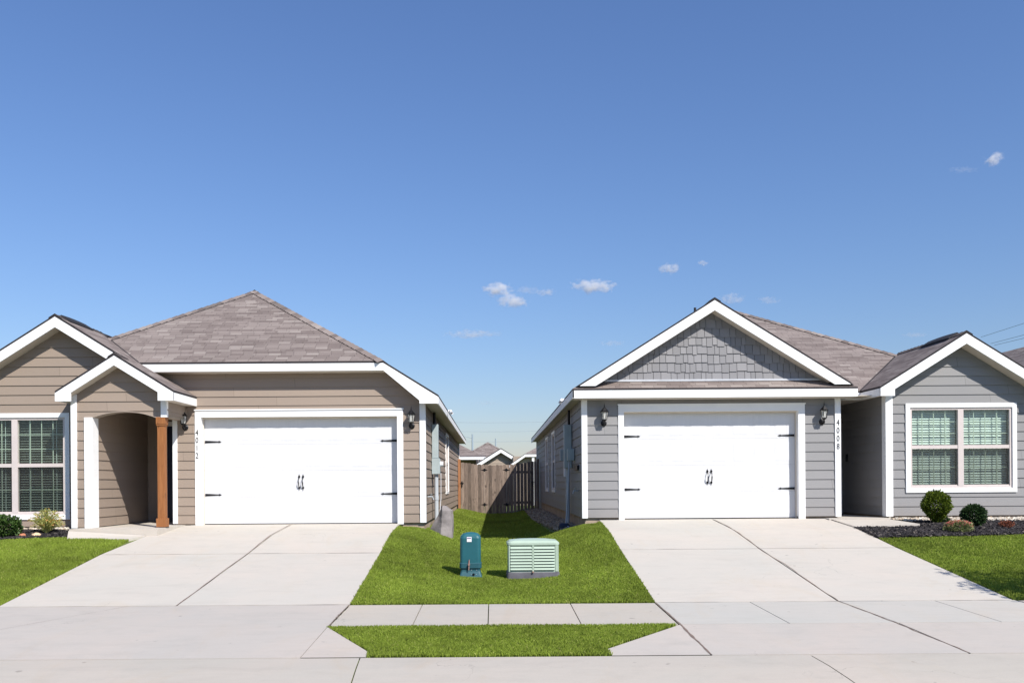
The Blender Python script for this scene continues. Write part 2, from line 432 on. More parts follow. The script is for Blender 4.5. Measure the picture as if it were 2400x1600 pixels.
def roofplane(mb, pts, th=.035):
    """sloping shingled slab with metric uv (u along the eave, v up the slope)"""
    P = [V(p) for p in pts]
    n = V((0, 0, 0))
    for i in range(len(P)): n += P[i].cross(P[(i+1) % len(P)])
    n.normalize()
    if n.z < 0: P.reverse(); n = -n
    e = V((0, 0, 1)).cross(n).normalized(); s = n.cross(e)
    mb.face(P, uv=[(p.dot(e), p.dot(s)) for p in P])
    D = V((0, 0, -th))
    mb.face([p+D for p in reversed(P)], mi=1)
    for i in range(len(P)):
        a, b = P[i], P[(i+1) % len(P)]
        mb.face([a, a+D, b+D, b], mi=1)
    return n
def ridgecap(mb, A, B, n1, n2, w=.14, step=.16):
    A, B = V(A), V(B); L = (B-A).length; d = (B-A)/L
    s1 = d.cross(n1).normalized(); s2 = -d.cross(n2).normalized()
    if s1.z > 0 : s1 = -s1
    if s2.z > 0 : s2 = -s2
    up = (n1+n2).normalized(); k = 0; t = 0
    while t < L:
        t1 = min(t+step+.03, L); a = A+d*t+up*(.022); b = A+d*t1+up*.008
        cu = ((k*17.13) % 40)*.26+.13; cv = ((k*7) % 31)*.125+.08
        for s in (s1, s2):
            mb.face([a, b, b+s*w, a+s*w], uv=[(cu, cv)]*4)
            mb.face([a+s*w, b+s*w, b+s*w-up*.02, a+s*w-up*.02], mi=1)
        mb.face([a, a+s1*w, a+s1*w-up*.014, a-up*.014], mi=1); mb.face([a, a+s2*w, a+s2*w-up*.014, a-up*.014], mi=1)
        t += step; k += 1

FX = V((1, 0, 0)); FY = V((0, 1, 0)); NF = V((0, -1, 0))
def front(Y): return Fr((0, Y, 0), (1, 0, 0), (0, -1, 0))
def side_r(X): return Fr((X, 0, 0), (0, 1, 0), (1, 0, 0))     # wall facing +X
def side_l(X): return Fr((X, 0, 0), (0, 1, 0), (-1, 0, 0))    # wall facing -X

# ---------------------------------------------------------------- ground heights
def lerp(x, xs, ys):
    if x <= xs[0]: return ys[0]
    for i in range(1, len(xs)):
        if x <= xs[i]: return ys[i-1]+(ys[i]-ys[i-1])*(x-xs[i-1])/(xs[i]-xs[i-1])
    return ys[-1]
YS = [7.25, 7.6, 8.52, 9.95, 11.45, 14.58, 16.0]
def profL(Y): return lerp(Y, YS+[17.5, 60], [-.035, -.02, .035, .105, .15, .58, .80, .93, .93])
def profR(Y): return lerp(Y, YS+[17.5, 60], [-.035, -.02, .035, .105, .15, .605, .84, .98, .98])
def gcen(Y): return lerp(Y, YS[:5]+[19.0, 33, 50], [-.035, -.02, .035, .105, .15, .52, .62, .45])
def sm(t): t = max(0, min(1, t)); return t*t*(3-2*t)
def lawn_z(X, Y):
    """finished level of the planted ground (without slabs)"""
    if Y < 7.25: z = -.05 if Y > -3 else lerp(Y, [-6, -4, -3], [.15, .12, -.05])
    else:
        c = gcen(Y)
        tb = sm((Y-16.9)/1.3); e2 = lerp(Y, [17.5, 18.2, 36, 50], [.885, .84, .80, .45])
        if X < .1: e, w = profL(Y), sm((-X-.15)/(1.72-.52*tb))
        else: e, w = profR(Y), sm((X-.45)/(1.6-.3*tb))
        e = e+(e2-e)*tb
        z = c+(e-c)*w
        if -2.5 < X < 2.6: z -= .055*sm((Y-16.2)/1.1)*sm((X+1.95)/.15)*sm((2.12-X)/.12)
        if Y > 40: z = .45
        if X < -6.5: z += .025*sm((Y-12.8)/2.8)*sm((-6.5-X)/.6)*(1-sm((Y-15.9)/1.2))
    return z
def ground_z(X, Y): return lawn_z(X, Y)-.03

def grid_lines(a, b, s, ext): 
    n = int(round((b-a)/s)); core = [a+i*s for i in range(n+1)]
    return [a-e for e in reversed(ext)]+core+[b+e for e in ext]
def make_ground():
    xs = grid_lines(-12, 13, .25, [3, 8, 20, 60, 200, 700]); ys = grid_lines(6.0, 37, .25, [2, 6, 12, 20, 60, 200, 900]) 
    ys = [-900, -200, -60, -20]+[y for y in ys if y > -8]
    ys = sorted(set(ys))
    vs = [(x, y, ground_z(x, y)) for y in ys for x in xs]; nx = len(xs)
    fs = [(j*nx+i, j*nx+i+1, (j+1)*nx+i+1, (j+1)*nx+i) for j in range(len(ys)-1) for i in range(nx-1)]
    mb = MB(); mb.solid(vs, fs); o = mb.build('ground', M['soil'], smooth=True); tag(o, kind='structure')
make_ground()

def slab(mb, corners, prof, tint=.5, th=.12, ny=4):
    """concrete slab: 4 plan corners (x,y) near-left, near-right, far-right, far-left, top following prof(Y)"""
    (ax, ay), (bx, by), (cx, cy), (dx, dy) = corners
    prev = None
    for i in range(ny+1):
        t = i/ny
        l = V((ax+(dx-ax)*t, ay+(dy-ay)*t, 0)); r = V((bx+(cx-bx)*t, by+(cy-by)*t, 0))
        l.z = prof(l.y); r.z = prof(r.y)
        if prev:
            pl, pr = prev; D = V((0, 0, -th))
            mb.face([pl, pr, r, l], tint)
            mb.face([pl, l, l+D, pl+D], tint); mb.face([pr, pr+D, r+D, r], tint)
            if i == 1: mb.face([pl, pl+D, pr+D, pr], tint)
            if i == ny: mb.face([l, r, r+D, l+D], tint)
        prev = (l, r)

# left driveway: two rows of two bays, then the crossing and flared apron in one pour
J = .011
mb = MB()
slab(mb, [(-6.45, 11.45+J), (-4.13-J, 11.45+J), (-4.06-J, 14.58-J), (-6.50, 14.58-J)], profL, .15)
slab(mb, [(-4.13+J, 11.45+J), (-1.88, 11.45+J), (-1.88, 14.58-J), (-4.06+J, 14.58-J)], profL, .35)
slab(mb, [(-6.50, 14.58+J*.7), (-4.06-J, 14.58+J*.7), (-4.0-J, 17.47), (-6.12, 17.47)], profL, .10)
slab(mb, [(-4.06+J, 14.58+J*.7), (-1.88, 14.58+J*.7), (-1.88, 17.47), (-4.0+J, 17.47)], profL, .05)
slab(mb, [(-6.0, 17.47), (-1.87, 17.47), (-1.87, 17.75), (-6.0, 17.75)], lambda y: .93, .1)
tag(mb.build('driveway', M['conc']), kind='structure'); mb = MB()
slab(mb, [(-6.45, 8.53), (-1.88-J*.3, 8.53), (-1.88-J, 11.45-J), (-6.45, 11.45-J)], profL, .55)
mb.face([V((-1.88+J*.3, 8.53, profL(8.53))), V((-1.25, 8.53, profL(8.53))), V((-1.26, 8.76, profL(8.76))), V((-1.88+J*.3, 9.93, profL(9.93)))], .35)
mb.face([V((-1.25, 8.53, profL(8.53))), V((-1.25, 8.53, -.1)), V((-1.26, 8.76, -.1)), V((-1.26, 8.76, profL(8.76)))], .3)
mb.face([V((-1.26, 8.76, profL(8.76))), V((-1.26, 8.76, -.1)), V((-1.88, 9.93, -.05)), V((-1.88, 9.93, profL(9.93)))], .3)
tag(mb.build('driveway_apron', M['apron']), kind='structure')
mb = MB()
slab(mb, [(-7.2, 8.53), (-6.45-.004, 8.53), (-6.45-.004, 11.45-J), (-7.2, 9.95)], profL, .5)
slab(mb, [(-9.4, 9.95), (-7.2, 9.95), (-6.47, 11.45), (-9.4, 11.45)], profL, .45, ny=2)
for i in range(5): slab(mb, [(-9.41-i*1.2-1.19, 9.95), (-9.41-i*1.2, 9.95), (-9.41-i*1.2, 11.45), (-9.41-i*1.2-1.19, 11.45)], profL, .4, ny=2)
tag(mb.build('pavement', M['walk']), kind='structure')
# right driveway
mb = MB()
def wob(p, n=3): return p
slab(mb, [(2.10, 11.45+J*.5), (4.47-J, 11.45+J*.5), (4.40-J, 14.58-J*.6), (2.10, 14.58-J*.6)], profR, .05)
slab(mb, [(4.47+J, 11.45+J*.5), (6.74, 11.45+J*.5), (6.66, 14.58-J*.6), (4.40+J, 14.58-J*.6)], profR, .12)
slab(mb, [(2.10, 14.58+J*.3), (4.40-J, 14.58+J*.3), (4.33-J, 17.44), (2.10, 17.44)], profR, .08)
slab(mb, [(4.40+J, 14.58+J*.3), (6.66, 14.58+J*.3), (6.58, 17.44), (4.33+J, 17.44)], profR, .0)
slab(mb, [(2.45, 17.45), (6.2, 17.45), (6.2, 17.75), (2.45, 17.75)], lambda y: .975, .1)
# grey crossing bays
xb = [2.10, 3.32, 4.49, 5.72, 6.76]; xb2 = [2.10, 3.34, 4.56, 5.74, 6.80]
for i in range(4):
    j = J if i != 1 else J
    slab(mb, [(xb2[i]+(.006 if i else .010), 9.97), (xb2[i+1]-.006, 9.97), (xb[i+1]-.006, 11.45-J*.5), (xb[i]+(.006 if i else .010), 11.45-J*.5)], profR, 1.0 if i < 3 else .7, ny=3)
tag(mb.build('driveway', M['conc']), kind='structure'); mb = MB()
slab(mb, [(2.10+.010, 8.53), (4.60-J, 8.53), (4.56-J, 9.955), (2.10+.010, 9.955)], profR, .30, ny=3)
slab(mb, [(4.60+J, 8.53), (7.3, 8.53), (6.80, 9.955), (4.56+J, 9.955)], profR, .25, ny=3)
a, b, c_, d_ = (1.14, 8.53), (2.10-.008, 8.53), (2.10-.008, 9.93), (1.13, 8.80)
for q in ([a, b, c_, d_],):
    P = [V((x, y, profR(y))) for x, y in q]; mb.face(P, .2)
    for i in (2, 3): mb.face([P[i], P[(i+1) % 4], P[(i+1) % 4]+V((0, 0, -.1)), P[i]+V((0, 0, -.1))], .2)
tag(mb.build('driveway_apron', M['apron']), kind='structure')
# sidewalk between the drives
mb = MB(); xs = [-1.87, -.93, -.07, .99, 2.085]
for i in range(4): slab(mb, [(xs[i]+.006, 9.95), (xs[i+1]-.006, 9.95), (xs[i+1]-.006, 11.43), (xs[i]+.006, 11.43)], lambda y: profL(y)-.004, (.2, .35, .1, .3)[i], ny=2)
for i in range(4): slab(mb, [(6.83+i*1.2, 9.97), (6.83+i*1.2+1.19, 9.97), (6.83+i*1.2+1.19, 11.43), (6.80+i*1.2, 11.43)], lambda y: profL(y)-.004, .3, ny=2)
tag(mb.build('sidewalk', M['walk']), kind='structure')
# joint bed under the slabs
mb = MB()
mb.face([V((-6.45, 8.5, -.03)), V((-1.9, 8.5, -.03)), V((-1.9, 11.45, .10)), V((-6.45, 11.45, .10))])
mb.face([V((-6.45, 11.45, .10)), V((-1.9, 11.45, .10)), V((-1.9, 17.46, .885)), V((-6.12, 17.46, .885))])
mb.face([V((2.12, 8.5, -.03)), V((7, 8.5, -.03)), V((6.7, 11.45, .10)), V((2.12, 11.45, .10))])
mb.face([V((2.12, 11.45, .10)), V((6.7, 11.45, .10)), V((6.56, 17.43, .93)), V((2.12, 17.43, .93))])
mb.face([V((-1.9, 9.96, .05)), V((2.12, 9.96, .05)), V((2.12, 11.42, .09)), V((-1.9, 11.42, .09))])
tag(mb.build('driveway_base', M['joint']), kind='structure')
# wandering crumbled joint lines, a couple of millimetres proud of the slabs
def wavy(mb, p0, p1, prof, w, amp, seed, y_lo=None):
    n = 46; prev = None
    for i in range(n+1):
        t_ = i/n; x = p0[0]+(p1[0]-p0[0])*t_+amp*mnoise.noise(V((t_*5, seed, 0)))+amp*.4*mnoise.noise(V((t_*19, seed, 3)))
        y = p0[1]+(p1[1]-p0[1])*t_; ww = w*(.55+1.1*abs(mnoise.noise(V((t_*9, seed, 7)))))
        z = prof(y)+.0025; hor = abs(p1[1]-p0[1]) < .2
        if hor: y += amp*mnoise.noise(V((t_*6, seed, 1))); z = prof(y)+.0025; a, b = V((x, y-ww, z)), V((x, y+ww, z))
        else: a, b = V((x-ww, y, z)), V((x+ww, y, z))
        if prev: mb.face([prev[0], a, b, prev[1]] if hor else [prev[0], prev[1], b, a])
        prev = (a, b)
mb = MB()
wavy(mb, (-4.13, 11.46), (-4.03, 17.45), profL, .011, .012, 1)
wavy(mb, (4.48, 11.46), (4.34, 17.43), profR, .011, .05, 2); wavy(mb, (4.60, 8.54), (4.47, 11.45), profR, .012, .03, 3)
wavy(mb, (2.10, 8.54), (2.10, 11.44), profR, .014, .012, 4); wavy(mb, (-1.88, 9.96), (-1.88, 11.44), profL, .010, .01, 5)
wavy(mb, (-6.45, 11.45), (-1.88, 11.45), profL, .006, .012, 6); wavy(mb, (2.1, 11.45), (6.74, 11.45), profR, .004, .01, 7)
wavy(mb, (-6.5, 14.58), (-1.9, 14.58), profL, .006, .01, 8); wavy(mb, (2.1, 14.58), (6.66, 14.58), profR, .006, .012, 9)
wavy(mb, (-6.3, 8.55), (-4.75, 11.44), profL, .0035, .03, 10)
wavy(mb, (6.60, 17.2), (6.66, 16.1), lambda y: profR(y)+.012, .010, .01, 11)
tag(mb.build('joint_lines', M['joint']), kind='structure')
# rolled gutter and street
mb = MB(); xs = [-40, -20, -8.5, -1.30+.0, 3.05, 9, 20, 40]
for i in range(len(xs)-1):
    A0, A1 = xs[i]+.005, xs[i+1]-.005
    sk = .12
    prevy = None
    for y, z in ((7.22, -.055), (7.5, -.045), (7.7, -.022), (8.1, .012), (8.52, .031)):
        s_ = -sk*(8.52-y) if False else (8.52-y)*.06
        if prevy: mb.face([V((A0+prevy[2], prevy[0], prevy[1])), V((A1+prevy[2], prevy[0], prevy[1])), V((A1+s_, y, z)), V((A0+s_, y, z))], (.2, .5, .8, .6, .35, .55, .5)[i])
        prevy = (y, z, s_)
tag(mb.build('gutter', M['gutter']), kind='structure')
mb = MB(); mb.face([V((-60, 7.0, -.07)), V((60, 7.0, -.07)), V((60, 8.6, -.06)), V((-60, 8.6, -.06))])
tag(mb.build('gutter_bed', M['joint']), kind='structure')
mb = MB(); mb.box(-60, 60, -2.6, 7.24, -.3, -.045)
tag(mb.build('street', M['asphalt']), kind='structure')

# porch slabs and walks
mb = MB()
mb.box(-7.72, -6.12, 16.02, 19.3, .5, .935, .1)
tag(mb.build('porch_floor', M['conc']), kind='structure')
mb = MB()
P = [(-7.60, 15.70), (-6.50, 15.72), (-6.33, 16.0), (-7.72, 16.0)]
zt = [.785, .772, .815, .905]
mb.hexa([V((x, y, .4)) for x, y in P]+[V((x, y, z)) for (x, y), z in zip(P, zt)], .2)
tag(mb.build('walkway', M['conc']), kind='structure')
mb = MB(); mb.box(6.89, 7.76, 17.22, 20.6, .6, .985, .2); tag(mb.build('entry_floor', M['conc']), kind='structure')
mb = MB()
P = [(6.63, 16.12), (7.80, 16.12), (7.72, 17.2), (6.60, 17.2)]
mb.hexa([V((x, y, .5)) for x, y in P]+[V((x, y, z)) for (x, y), z in zip(P, (profR(16.12)+.012, profR(16.12)+.07, .965, .965))], .1)
mb.box(6.56, 6.88, 17.21, 17.47, .6, .985, .6)
tag(mb.build('walkway', M['conc']), kind='structure')

# ---------------------------------------------------------------- windows, doors, lamps
def window(root, fr, u0, u1, z0, z1, style, casing=.085, lites=(4, 3, 2)):
    """casing outer bounds; twin (or single narrow) double hung unit"""
    w = MB(); c = casing
    fr.box(w, u0, u1, 0, .036, z1-c, z1); fr.box(w, u0, u1, 0, .036, z0, z0+c)
    fr.box(w, u0, u0+c, 0, .036, z0+c, z1-c); fr.box(w, u1-c, u1, 0, .036, z0+c, z1-c)
    wo = w.build('window', M['trim'] if style != 'side' else M['trim'], root)
    a, b, lo, hi = u0+c, u1-c, z0+c, z1-c
    f = MB(); t = .045
    fr.box(f, a, b, -.06, .012, hi-t, hi); fr.box(f, a, b, -.06, .012, lo, lo+t); fr.box(f, a, a+t, -.06, .012, lo+t, hi-t); fr.box(f, b-t, b, -.06, .012, lo+t, hi-t)
    mid = (a+b)/2; cols = []
    if style != 'side':
        fr.box(f, mid-.055, mid+.055, -.06, .014, lo+t, hi-t); cols = [(a+t, mid-.055), (mid+.055, b-t)]
    else: cols = [(a+t, b-t)]
    zm = (lo+hi)/2+.02
    for (p, q) in cols:
        fr.box(f, p, q, -.05, .006, zm-.035, zm+.035)
        fr.box(f, p, q, -.05, -.004, lo+t, lo+t+.022)
    f.build('frame', M['frame'], wo)
    g1 = MB(); s1 = MB(); mu = MB(); mu2 = MB()
    for (p, q) in cols:
        fr.box(g1, p, q, -.034, -.028, zm+.035, hi-t); fr.box(g1, p, q, -.034, -.028, lo+t, zm-.035)
        g = fr; s1.face([fr.p(p, -.012, lo+t+.022), fr.p(q, -.012, lo+t+.022), fr.p(q, -.012, zm-.035), fr.p(p, -.012, zm-.035)])
        nc, nu, nl = lites
        for k in range(1, nc):
            x = p+(q-p)*k/nc
            fr.box(mu, x-.008, x+.008, -.050, -.042, zm+.035, hi-t); fr.box(mu, x-.008, x+.008, -.050, -.042, lo+t+.02, zm-.035)
        for k in range(1, nu): z = zm+.035+(hi-t-zm-.035)*k/nu; fr.box(mu, p, q, -.052, -.044, z-.007, z+.007)
        for k in range(1, nl): z = lo+t+(zm-.035-lo-t)*k/nl; fr.box(mu, p, q, -.052, -.044, z-.007, z+.007)
    g1.build('pane', M['glass'], wo); s1.build('insect_screen', M['screen'], wo); mu.build('grille', M['muntin'], wo)
    bl = MB()
    if style == 'open':
        tilt, ww, pitch = math.radians(8), .046, .049
    else: tilt, ww, pitch = math.radians(56), .05, .0495
    z = lo+.05; k = 0
    while z < hi-.03:
        for (p, q) in cols:
            dn, dz = ww/2*math.cos(tilt), ww/2*math.sin(tilt); n0 = -.125
            # the slat's inner edge is the higher one
            A = [fr.p(p-.01, n0+dn, z-dz), fr.p(q+.01, n0+dn, z-dz), fr.p(q+.01, n0-dn, z+dz), fr.p(p-.01, n0-dn, z+dz)]
            if style == 'open': A = [fr.p(p-.01, n0+dn, z-dz*.6), fr.p(q+.01, n0+dn, z-dz*.6), fr.p(q+.01, n0-dn, z+dz), fr.p(p-.01, n0-dn, z+dz)]
            nrm = (A[1]-A[0]).cross(A[3]-A[0]).normalized()*.0016
            bl.prism(A, nrm)
        z += pitch*(1+.03*math.sin(k*1.7)); k += 1
    for (p, q) in cols:
        for s in (.2, .8):
            x = p+(q-p)*s; fr.box(bl, x-.004, x+.004, -.096, -.094, lo+.04, hi-.04)
    bl.build('blinds', M['blind'], wo)
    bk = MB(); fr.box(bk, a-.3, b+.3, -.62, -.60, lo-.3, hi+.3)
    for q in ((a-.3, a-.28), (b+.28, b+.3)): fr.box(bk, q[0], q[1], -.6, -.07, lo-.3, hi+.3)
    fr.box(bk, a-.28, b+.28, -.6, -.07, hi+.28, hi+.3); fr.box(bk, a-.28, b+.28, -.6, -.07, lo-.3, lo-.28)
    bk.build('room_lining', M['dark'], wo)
    return wo

def strap_hinge(fr, u, z, sgn, parent):
    m = MB(); n0, n1 = .028, .036
    pts = [(0, -.024), (.27, -.008), (.27, -.018), (.295, -.014), (.325, 0), (.295, .014), (.27, .018), (.27, .008), (0, .024)]
    P = [fr.p(u+sgn*a, n0, z+b) for a, b in pts]
    m.prism(P, fr.N*.010); m.build('hinge', M['blackmetal'], parent)
def pull_handle(fr, u, z, parent):
    m = MB()
    for s in (1, -1):
        P = [fr.p(u+a, .028, z+s*b) for a, b in ((-.016, .09), (.016, .09), (.022, .115), (.006, .140), (0, .168), (-.006, .140), (-.022, .115))]
        m.prism(P, fr.N*.008)
    m.tube([fr.p(u, .034, z+.1), fr.p(u, .075, z+.07), fr.p(u, .09, z), fr.p(u, .075, z-.07), fr.p(u, .034, z-.1)], [.007, .010, .012, .010, .007], 8)
    m.build('handle', M['blackmetal'], parent)
def garage_door(root, fr, u0, u1, z0, z1, tw):
    """fr.n=0 is the door leaf plane"""
    m = MB(); n = 4; h = (z1-z0-.012)/n
    for k in range(n):
        a = z0+.012+k*h; b = a+h-.0025
        fr.box(m, u0, u1, -.04, 0, a, b)
        nc = 8; cw = (u1-u0-.06)/nc
        for c in range(nc):
            p, q = u0+.03+c*cw+.04, u0+.03+(c+1)*cw-.04
            fr.box(m, p, q, 0, .0018, a+.055, b-.055)
            fr.box(m, p+.02, q-.02, .0018, .0034, a+.075, b-.075)
            for g in range(1, 5):
                x = p+(q-p)*g/5; 
                fr.box(m, x-.032, x+.032, .0034, .0052, a+.085, b-.085)
    d = m.build('garage_door', M['door_white'], root)
    for s, u in ((1, u0+.02), (-1, u1-.02)):
        for z in (z0+.59, z0+1.65): strap_hinge(Fr(fr.O-fr.N*.024, fr.U, fr.N), u, z, s, d)
    um = (u0+u1)/2
    for du in (-.04, .038): pull_handle(Fr(fr.O-fr.N*.018, fr.U, fr.N), um+du, z0+.83, d)
    s_ = MB(); fr.box(s_, u0, u1, -.03, .004, z0, z0+.012); s_.build('bottom_seal', M['blackmetal'], d)
    return d
def garage_trim(root, Y, u0, u1, z0, z1, o0, o1, oz, depth, proud=.028):
    fr = front(Y); m = MB()
    fr.box(m, o0, u0, -.01, proud, z0-.01, oz); fr.box(m, u1, o1, -.01, proud, z0-.01, oz)
    fr.box(m, u0, u1, -.01, proud, z1, oz)
    fr.box(m, o0-.012, o1+.012, 0, proud+.02, oz, oz+.022)
    # jambs and head lining
    fr.box(m, u0-.02, u0, -depth, -.01, z0, z1); fr.box(m, u1, u1+.02, -depth, -.01, z0, z1)
    fr.box(m, u0-.02, u1+.02, -depth, -.01, z1, z1+.02)
    t = m.build('door_casing', M['trim'], root)
    s = MB()
    fr.box(s, u0, u0+.014, -depth+.02, -depth+.07, z0, z1-.03); fr.box(s, u1-.014, u1, -depth+.02, -depth+.07, z0, z1-.03)
    fr.box(s, u0, u1, -depth+.02, -depth+.07, z1-.03, z1)
    s.build('weather_strip', M['soffit'], root)

# wall lantern, modelled at its backplate (wall at y=0, facing -y), then copied
def make_lantern(loc, label):
    t = thing('wall_lantern', label, 'wall lamp', loc, 'black carriage lamps beside the garage doors')
    m = MB()
    prof = [(.0, -.012), (.045, -.010), (.055, 0), (.045, .01), (.0, .012)]
    vs = []
    m.lathe([(.050, 0), (.060, .004), (.060, .012), (.042, .022), (.02, .026)], seg=14)
    m.v = [(x, -z, y-.14) for x, y, z in m.v]
    m.tube([(0, -.02, -.14), (0, -.055, -.175), (0, -.10, -.16), (0, -.125, -.12), (0, -.13, -.095)], [.012, .011, .010, .010, .014], 8)
    m.tube([(0, -.055, -.17), (.0, -.06, -.20), (0, -.045, -.215)], [.009, .008, .004], 6)
    m.build('bracket', M['blackmetal'], t, smooth=False)
    m = MB(); c = (0, -.13, 0)
    m.lathe([(.016, -.105), (.040, -.092), (.046, -.080), (.050, -.076), (.0505, -.070)], c, 6)
    # six ribs
    for k in range(6):
        q = 2*math.pi*k/6
        m.tube([(c[0]+.048*math.cos(q), c[1]+.048*math.sin(q), -.072), (c[0]+.070*math.cos(q), c[1]+.070*math.sin(q), .075)], .0045, 5)
    m.build('cage', M['blackmetal'], t)
    m = MB(); m.lathe([(.086, .073), (.088, .080), (.070, .098), (.052, .122), (.030, .150), (.024, .156), (.020, .160), (.012, .172), (.010, .185), (.013, .192), (.008, .205), (.003, .235), (.0015, .262)], c, 6)
    m.build('cap', M['blackmetal'], t)
    m = MB(); m.lathe([(.044, -.070), (.066, .073)], c, 6); m.build('lamp_glass', M['lampglass'], t)
    m = MB(); m.lathe([(.009, -.07), (.010, -.02), (.016, -.005), (.020, .015), (.014, .035), (.004, .055)], c, 10); m.build('bulb', M['bulb'], t, smooth=True)
    return t

def digits(text, loc, size, pitch, label, group=None, sx=.76):
    root = thing('house_number', label, 'house number', loc)
    for i, ch in enumerate(text):
        cu = bpy.data.curves.new('digit', 'FONT'); cu.body = ch; cu.size = size*1.5; cu.extrude = .004; cu.align_x = 'CENTER'; cu.resolution_u = 3; cu.offset = .0002
        tmp = bpy.data.objects.new('digit_tmp', cu); col.objects.link(tmp)
        bpy.context.view_layer.update()
        me = bpy.data.meshes.new_from_object(tmp); bpy.data.objects.remove(tmp); bpy.data.curves.remove(cu)
        me.materials.clear(); me.materials.append(M['blackmetal'])
        R = Matrix.Rotation(math.pi/2, 4, 'X') @ Matrix.Diagonal((sx, 1, 1, 1)); me.transform(Matrix.Translation((0, 0, -i*pitch)) @ R)
        o = bpy.data.objects.new('digit', me); col.objects.link(o); o.parent = root
    return root

def entry_door(root, fr, u0, u1, z0, z1, color, handle_u):
    m = MB(); fr.box(m, u0, u1, -.05, 0, z0, z1)
    w = u1-u0
    for a, b, c, d in ((.14, .46, .08, .42), (.54, .86, .08, .42), (.14, .46, .50, .92), (.54, .86, .50, .92)):
        fr.box(m, u0+w*a, u0+w*b, 0, .008, z0+(z1-z0)*c, z0+(z1-z0)*d)
    d = m.build('front_door', M[color], root)
    h = MB(); h.tube([fr.p(handle_u, 0, z0+.95), fr.p(handle_u, .05, z0+.95)], .012, 8); h.lathe([(.0, -.02), (.026, -.016), (.03, 0), (.026, .016), (0, .02)], fr.p(handle_u, .06, z0+.95), 10)
    h.build('handle', M['blackmetal'], d)
    h = MB(); h.tube([fr.p(handle_u, 0, z0+1.12), fr.p(handle_u, .025, z0+1.12)], .028, 10); h.build('deadbolt', M['blackmetal'], d)
    t = MB(); fr.box(t, u0-.1, u0, -.02, .02, z0, z1+.1); fr.box(t, u1, u1+.08, -.02, .02, z0, z1+.1); fr.box(t, u0, u1, -.02, .02, z1, z1+.1)
    t.build('door_frame', M['trim'], root)

# ---------------------------------------------------------------- tan house
T = thing('tan_house', 'tan lap-sided one-storey house numbered 4012 with arched porch and cedar post', 'house', (-5.5, 17.5, .93), world=True)
PT = .625
w = MB(); g = MB()
f0 = front(17.5)
Zd = 3.065
def tan_rake(X): return 3.45-.07-.625*(X+1.06)    # underside of right main rake
# garage front (convex pieces round the opening)
siding(w, f0, [rect(-7.1, -6.352, 3.38, 3.985), rect(-6.35, -5.80, LZ, 3.985), rect(-5.80, -2.13, Zd+.1, 3.985),
               [(-2.13, Zd+.1), (-1.36, Zd+.1), (-1.36, 3.52), (-2.13, 3.99)],
               rect(-1.89, -1.36, LZ, Zd+.1)], LZ, LEX)
# side wall towards the gap, with its window opening
siding(w, side_r(-1.36), [rect(17.5, 25.05, LZ, 3.36), rect(26.45, 34.9, LZ, 3.36), rect(25.05, 26.45, LZ, 1.48), rect(25.05, 26.45, 3.12, 3.36)], LZ, LEX)
# garage left corner return, back wall of the porch
siding(w, side_l(-6.35), [rect(17.5, 19.1, LZ, 3.4)], LZ, LEX)
siding(w, front(19.1), [rect(-7.49, -7.10, LZ, 3.4), rect(-7.1, -6.3, 3.08, 3.4)], LZ, LEX)
# porch inner left wall
siding(w, side_r(-7.49), [rect(16.62, 19.1, LZ, 3.4)], LZ, LEX)
# wing front wall
fw = front(16.9)
siding(w, fw, [rect(-10.8, -10.15, LZ, 3.12), rect(-8.19, -7.7, LZ, 3.12), rect(-10.15, -8.19, LZ, 1.10), rect(-10.15, -8.19, 3.05, 3.12),
               [(-10.8, 3.12), (-6.9, 3.12), (-6.9, 4.02), (-8.24, 4.87), (-10.8, 3.27)]], LZ, LEX)
siding(w, side_l(-10.8), [rect(16.9, 34.9, LZ, 3.3)], LZ, LEX)
# porch front wall: pilaster, arch spandrel and gable, cut to follow the arch
fp = front(16.45)
xc, half, zs, rise = (-7.49-6.28)/2, (7.49-6.28)/2, 2.99, .115
def arch(x):
    R_ = (half**2+rise**2)/(2*rise); return zs+rise-R_+math.sqrt(max(0, R_**2-(x-xc)**2))
siding(w, fp, [rect(-7.85, -7.49, LZ, 3.0)], LZ, LEX)
nseg = 16; polys = []
topz = lambda x: 4.15-.075-.625*abs(x+6.96)
for i in range(nseg):
    a, b = -7.49+(1.21)*i/nseg, -7.49+1.21*(i+1)/nseg
    mid = [(a, arch(a)), (b, arch(b))]
    if (a+6.96)*(b+6.96) < 0: polys.append([mid[0], mid[1], (b, topz(b)), (-6.96, topz(-6.96)), (a, topz(a))])
    else: polys.append([mid[0], mid[1], (b, topz(b)), (a, topz(a))])
polys += [[(-7.85, 3.0), (-7.49, 3.0), (-7.49, topz(-7.49)), (-7.85, topz(-7.85))], [(-6.28, 2.99), (-6.09, 2.99), (-6.09, topz(-6.09)), (-6.28, topz(-6.28))]]
siding(w, fp, polys, LZ, LEX)
# return of the porch side wall, header over the side opening
siding(w, side_l(-7.85), [rect(16.45, 16.9, LZ, 3.45)], LZ, LEX)
siding(w, side_r(-6.09), [rect(16.45, 17.5, 3.04, 3.40)], LZ, LEX)
w.build('wall', M['tan'], T)
